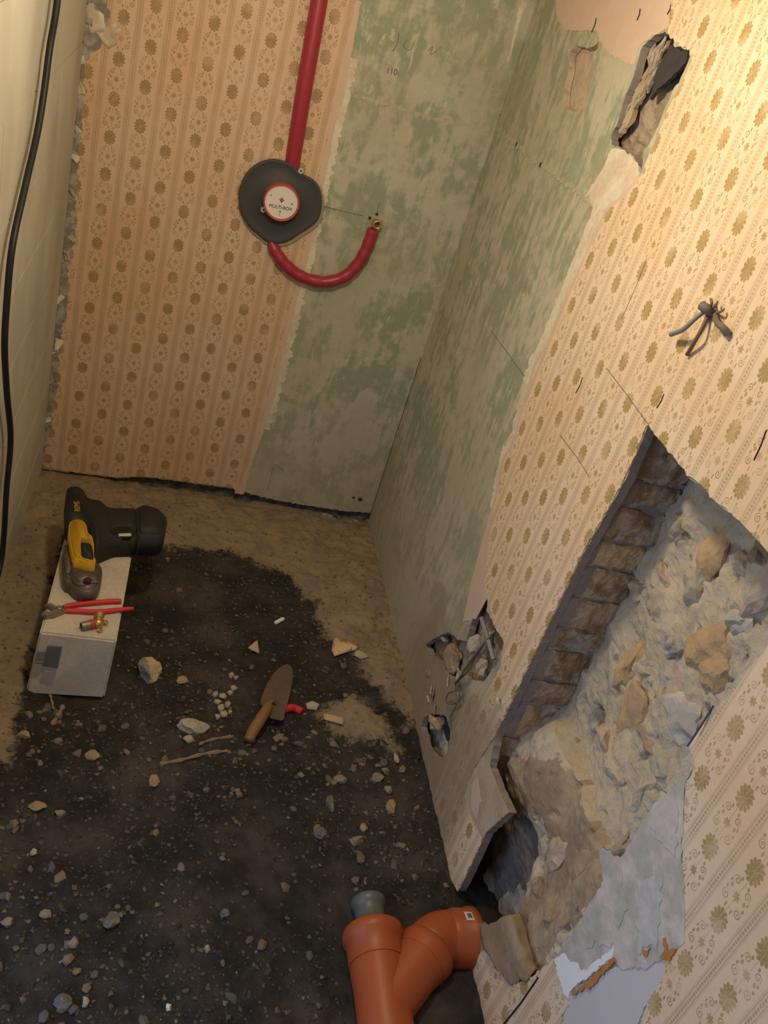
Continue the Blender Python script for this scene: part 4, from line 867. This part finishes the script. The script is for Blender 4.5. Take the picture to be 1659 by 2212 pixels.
o = mesh_obj('wall_plug', *tube_vf([a, a.lerp(b, .1), a.lerp(b, .9), b], [.004, .0055, .0055, .004], 10), WHITEP, loc=((a+b)/2-Vector((0, 0, .006)))); tag(o, 'small whitish cylindrical wall plug on the dark soil', 'wall plug')
def stick(name, label, px, r, mat, dz=.004):
    P_ = [gpt(*q, dz) for q in px]; V, F = tube_vf(spline(P_, 4), [r*(.7+.3*math.sin(i*2.1)) for i in range(4*(len(P_)-1)+1)], 6)
    return tag(mesh_obj(name, V, F, mat, loc=P_[0]-Vector((0, 0, dz))), label, 'splinter')
SPL = plain('splinter_wood', (.30, .20, .14), .8, 0, .25, 60)
stick('wood_splinter', 'short flat wood splinter pointing away from the block end', ((136, 1525), (126, 1545), (112, 1566)), .0075, SPL)
stick('wood_splinter', 'thin wood splinter leaning at the foot of the block', ((108, 1500), (113, 1520), (116, 1532)), .004, SPL)
stick('wood_splinter', 'long thin wooden stick lying among the pinkish rubble', ((345, 1650), (390, 1642), (440, 1630), (490, 1622)), .0055, SPL)
stick('wood_splinter', 'second long stick lying just behind the first in the rubble', ((430, 1608), (460, 1597), (505, 1590)), .0045, SPL)

# ------------------------------------------------------------------ loose wires in the right wall
def wire(name, label, pts, r, mat, cat='wire'):
    P_ = [q3(a, b, d) for a, b, d in pts]; V, F = tube_vf(spline(P_, 6), r, 8)
    return tag(mesh_obj(name, V, F, mat, loc=P_[0], smooth=True), label, cat)
r0 = q3(1530, 672, .002)
t = thing('cable_end', 'frayed old cable end sticking out of the bright wallpaper', 'cable', tuple(r0))
def wpart(nm, pts, r, mat): 
    P_ = [q3(a, b, d) for a, b, d in pts]; s = spline(P_, 5); mesh_obj(nm, *tube_vf(s, r if not isinstance(r, tuple) else [r[0]+(r[1]-r[0])*i/(len(s)-1) for i in range(len(s))], 8), mat, t, smooth=True)
wpart('sheath', ((1540, 682, -.01), (1530, 670, .012), (1516, 660, .018)), .0075, WIREM)
wpart('grey_core', ((1522, 672, .014), (1500, 690, .020), (1475, 712, .022), (1450, 722, .016)), (.0030, .0042), WIREG)
wpart('core_shadow', ((1530, 680, .008), (1510, 722, .016), (1484, 766, .006)), .0030, plain('shadow_brown', (.20, .12, .075), .6))  # solid brown tube stands for the grey core's shadow on the paper
wpart('taped_core', ((1545, 680, .004), (1550, 698, .014), (1562, 708, .014), (1573, 722, .006)), (.0038, .006), WIREM)
wpart('strand', ((1534, 670, .006), (1537, 655, .014), (1536, 646, .010)), .0022, WIREM)
wpart('strand', ((1538, 668, .006), (1546, 660, .012), (1550, 652, .010)), .0018, WIREM)
wpart('strand', ((1546, 676, .004), (1556, 674, .012), (1564, 668, .008)), .0018, WIREM)
disc('chipped_hole', 'R', RW(1536, 676), .014, MORTARB, wall_right, .0028, 10)
P6 = lambda x, y, d: (*c6(x, y), d)
wire('electrical_wire', 'longer stiff wire crossing the broken plaster patch near the floor', (P6(1075, 555, .004), P6(930, 720, .018), P6(800, 900, .022), P6(690, 1070, .016), P6(655, 1110, .006)), .0026, WIREM)
wire('electrical_wire', 'shorter stiff wire just below the longer one in the broken plaster patch', (P6(960, 690, .012), P6(860, 850, .016), P6(790, 980, .016), P6(680, 1090, .006)), .0022, WIREM)
wire('electrical_wire', 'thin looped wire end hanging below the broken plaster patch', (P6(660, 1105, .004), P6(650, 1190, .012), P6(580, 1220, .012), P6(560, 1310, .010), P6(640, 1330, .008), P6(720, 1260, .010), P6(740, 1180, .006)), .0016, WIREM)
wire('electrical_wire', 'straight wire end trailing down the stained wallpaper towards the floor', (P6(700, 1130, .004), P6(690, 1270, .012), P6(640, 1400, .010), P6(600, 1480, .006), P6(600, 1600, .006)), .0018, WIREM)
V, F = tube_vf([q3(*P6(935, 420, .0)), q3(*P6(1000, 620, .010)), q3(*P6(1065, 860, .004))], .0055, 4); o = mesh_obj('metal_strip', V, F, WIREG, loc=q3(*P6(1000, 620, .010))); tag(o, 'grey metal cable strip bridging the broken plaster patch', 'metal strip')

# ------------------------------------------------------------------ stones: the ones that can be told apart
DIMMED = {OCHRE.name: two('dimmed_ochre_stone', (.40, .29, .165), (.33, .24, .145), 40, bs=.7), PINKST.name: two('dimmed_brown_stone', (.31, .245, .19), (.25, .20, .155), 40, bs=.7), GREYST.name: two('dimmed_grey_stone', (.15, .145, .13), (.20, .185, .155), 40, bs=.7), PALEST.name: two('dimmed_pale_chip', (.46, .395, .295), (.37, .31, .23), 40, bs=.6)}  # darker copies of the stone colours, dimming floor stones in the daylight
def stone(px, py, w, hh, mat, label, seed, cat='stone', flat_=.55, rot=0.0, name='stone_fragment', sub=3):
    mat = DIMMED.get(mat.name, mat)
    a, b = FL(px-w/2, py), FL(px+w/2, py); c_, d_ = FL(px, py-hh/2), FL(px, py+hh/2)
    sx = math.hypot(a[0]-b[0], a[1]-b[1])/2; sy = math.hypot(c_[0]-d_[0], c_[1]-d_[1])/2*.85
    sz = min(sx, sy)*flat_+.004; z = 0
    g = gpt(px, py, sz*.45)
    vf = rock_vf(seed, sx, sy, sz, sub, .22, 6); o = mesh_obj(name, *move(vf, Matrix.Rotation(rot, 4, 'Z')), mat)
    o.location = g; WLOC[o.name] = g; return tag(o, label, cat)
m = start('two_tone_stone'); X, Y, Z = xyz(); TT = finish(m, scale_col(mix((.25, .235, .23), (.56, .41, .25), ss(X+Y*.3+(nz(vec(X, Y, Z), 60, 4)-.5)*.01, -.008, -.002)), .8+.4*nz(vec(X, Y, Z), 90, 4)), .9)
stone(322, 1448, 68, 50, TT, 'largest two-toned ochre and grey stone beside the block', 501, flat_=.7)
stone(395, 1470, 32, 18, OCHRE, 'small tan stone just right of the largest two-toned stone', 502)
stone(416, 1570, 68, 38, PALEST, 'large pale plaster chunk with a dark pit left of the trowel', 503, flat_=.5)
stone(405, 1596, 26, 20, PALEST, 'small pale chunk touching the front of the large plaster chunk', 504)
stone(200, 1632, 36, 22, OCHRE, 'tan stone left of the stick, below the block', 505)
stone(332, 1688, 24, 34, OCHRE, 'upright tan stone just below the left end of the long stick', 506)
stone(80, 1742, 44, 24, OCHRE, 'flat oval tan stone near the left edge of the soil', 507)
stone(130, 1757, 28, 18, PINKST, 'dull brownish stone just right of the flat oval tan stone', 508)
stone(52, 1588, 36, 22, OCHRE, 'angular sandy stone against the sandy strip at the left', 509)
stone(735, 1685, 30, 22, PINKST, 'whitish pink stone standing alone in the middle right of the soil', 510, flat_=.8)
stone(515, 1714, 22, 18, PINKST, 'round pale pebble alone on the smooth dark soil', 511, flat_=.8)
stone(846, 1742, 24, 36, OCHRE, 'tan split stone in the line of stones by the right wall', 512)
stone(786, 1790, 16, 26, OCHRE, 'small upright tan stone above the grey pipe stub', 513)
stone(771, 1815, 28, 26, PINKST, 'rounded brown stone directly below the small upright tan stone', 514)
stone(694, 1800, 28, 26, GREYST, 'greenish grey stone in the middle of the soil, nearest the pipe side', 515)
stone(838, 1706, 18, 22, PINKST, 'brownish stone topmost in the line of stones by the right wall', 516)
stone(832, 1665, 16, 14, PINKST, 'small round brown pebble above the line of stones by the right wall', 517)
stone(815, 1680, 30, 22, PINKST, 'flat brown stone left of the line of stones by the right wall', 518)
stone(855, 1640, 12, 26, PALEST, 'slim pale stone standing near the right wall foot', 519)
stone(240, 1985, 38, 40, GREYST, 'larger grey green stone in the dark foreground at the left', 520)
stone(160, 2035, 36, 30, PINKST, 'brown angular stone below the larger grey green stone', 521)
stone(140, 2165, 52, 42, GREYST, 'broad dull stone at the very front left of the soil', 522)
stone(185, 2165, 22, 26, PALEST, 'pale stone touching the broad dull stone at the front', 523)
stone(364, 2176, 16, 16, WHITEP, 'small bright white stone at the front of the soil', 524)
stone(72, 1842, 18, 18, PALEST, 'pale stone with dark top in the left foreground', 525)
stone(100, 1975, 34, 20, PINKST, 'dull long stone in the left foreground', 526)
stone(15, 1992, 30, 24, PINKST, 'brown stone cut by the left edge of the picture', 527)
stone(486, 1975, 22, 24, GREYST, 'grey stone in the dark centre foreground', 528)
stone(448, 2050, 14, 20, PALEST, 'narrow pale stone in the dark centre foreground', 529)
stone(715, 1735, 22, 40, GREYST, 'long dark slate-like stone in the middle of the soil', 530, flat_=.35)
for i, (px, py, w) in enumerate(((500, 1458, 16), (510, 1464, 14), (466, 1500, 18), (481, 1505, 20), (470, 1516, 20), (497, 1496, 16), (505, 1487, 18), (478, 1530, 22), (492, 1522, 18), (484, 1543, 22), (470, 1548, 14), (496, 1538, 12))):
    stone(px, py, w, w*.9, PALEST, 'cream plaster chip in the scatter of pale chips left of the trowel', 540+i, 'chip', .4, name='plaster_chip', sub=1)['group'] = 'pale chips left of the trowel'
# ------------------------------------------------------------------ pebbles: single ones, then the grit nobody could count
meshes = []
KM = [(two('grey_pebble', (.11, .105, .095), (.16, .145, .125), 60), 'grey'), (two('pale_pebble', (.25, .22, .18), (.20, .17, .14), 60), 'pale'), (two('brown_pebble', (.17, .13, .10), (.22, .17, .13), 60), 'brownish'), (two('tan_pebble', (.30, .215, .13), (.24, .175, .11), 60), 'tan')]
for k, (mt, nm) in enumerate(KM):
    for s in range(4):
        V, F = rock_vf(700+k*10+s, 1, .85, .6, 1, .35, 4); me = bpy.data.meshes.new('pebble'); me.from_pydata(V, [], F); me.materials.append(mt); meshes.append((me, nm))
cnt = {}; placed = 0; occ = []
while placed < 260:
    px, py = rnd.uniform(-20, 990), rnd.uniform(1200, 2212)**1.0
    if rnd.random() < .45:
        cx_, cy_, sx_, sy_ = rnd.choice(((450, 1625, 60, 30), (500, 1600, 40, 25), (845, 1700, 35, 70), (800, 1650, 40, 40), (110, 1530, 60, 15), (180, 1620, 90, 40), (130, 2080, 110, 90), (820, 1820, 45, 50), (700, 1600, 80, 40), (90, 1700, 60, 80)))
        px, py = rnd.gauss(cx_, sx_), rnd.gauss(cy_, sy_)
    x, y = FL(px, py)
    if x > -.015 or x < -1.03 or (bp[0][0]-.02 < x < bp[1][0]+.03 and y > bp[0][1]-.01): continue
    if -.27 < x < -.0 and y < -1.40: continue
    sv_ = float(sandv([(x, y)])[0])
    if sv_ > .6 and rnd.random() < .75: continue
    dens = .5+.5*noise.noise(Vector((x*5, y*5, 9)))
    if rnd.random() > dens+.25: continue
    s = .0045+.0085*rnd.random()**1.8
    me, nm = meshes[rnd.choices(range(16), [5]*4+[2]*4+[4]*4+[1.5]*4)[0]]
    o = bpy.data.objects.new('pebble', me); COL.objects.link(o); z = H(x, y)
    o.location = (x, y, z+s*.25); o.rotation_euler = (rnd.uniform(-.3, .3), rnd.uniform(-.3, .3), rnd.uniform(0, 6.28)); o.scale = (s*rnd.uniform(.8, 1.4), s, s)
    tag(o, 'small %s pebble lying loose on the dug-out soil' % nm, 'pebble', '%s pebbles on the soil' % nm); placed += 1
NG = 18000; gV, gF, gC = [], [], []
bmp = bmesh.new(); bmesh.ops.create_icosphere(bmp, subdivisions=1, radius=1.0); iV, iF = bm_out(bmp)
octv = [(1, 0, 0), (-1, 0, 0), (0, 1, 0), (0, -1, 0), (0, 0, 1), (0, 0, -1)]; octf = [(0, 2, 4), (2, 1, 4), (1, 3, 4), (3, 0, 4), (2, 0, 5), (1, 2, 5), (3, 1, 5), (0, 3, 5)]
pal = [(.13, .12, .105), (.20, .18, .15), (.10, .09, .08), (.26, .215, .17), (.36, .31, .24), (.17, .14, .12), (.24, .18, .14), (.50, .44, .36)]
gx_ = [(rnd.uniform(-1.04, -.004), rnd.uniform(-1.9, -.03)) for _ in range(NG)]; gs_ = sandv(gx_)
for (x, y), sv_ in zip(gx_, gs_):
    if sv_ > .55 and rnd.random() < .6: continue
    if bp[0][0]-.012 < x < bp[1][0]+.012 and bp[0][1]-.012 < y < bp[0][1]+.56: continue
    if AX-.064 < x < AX+.064 and y < -1.40: continue
    if -.16 < x and -1.66 < y < -1.43: continue
    d = .5+.9*noise.noise(Vector((x*4, y*4, 4)))
    if rnd.random() > d+.35: continue
    s = .0014+.0042*rnd.random()**2.2; z = hgt(x, y, sv_); k = len(gV); ca, sa = math.cos(rnd.random()*6.28), math.sin(rnd.random()*6.28); a_ = rnd.random()*6.28; ca, sa = math.cos(a_), math.sin(a_)
    c = rnd.choices(pal, (6, 5, 6, 3, 1.0, 5, 3, .25))[0]; c = tuple(.55*v_ for v_ in c)
    if sv_ > .5: c = rnd.choice(((.30, .23, .15), (.18, .14, .10), (.24, .19, .13)))
    for (a, b, e_) in octv:
        j = rnd.uniform(.6, 1.25); a, b, e_ = a*s*1.3*j+rnd.uniform(-.3, .3)*s, b*s*j+rnd.uniform(-.3, .3)*s, e_*s*.75*j
        gV.append((x+a*ca-b*sa, y+a*sa+b*ca, z+s*.25+e_)); gC.append((*c, 1))
    gF += [[q+k for q in f] for f in octf]
g = mesh_obj('gravel', gV, gF, GRAVEL); g['kind'] = 'stuff'; tag(g, 'fine mixed grit and gravel scattered over the dark soil', 'gravel')
g.data.color_attributes.new('Col', 'FLOAT_COLOR', 'POINT').data.foreach_set('color', np.array(gC, np.float32).ravel())
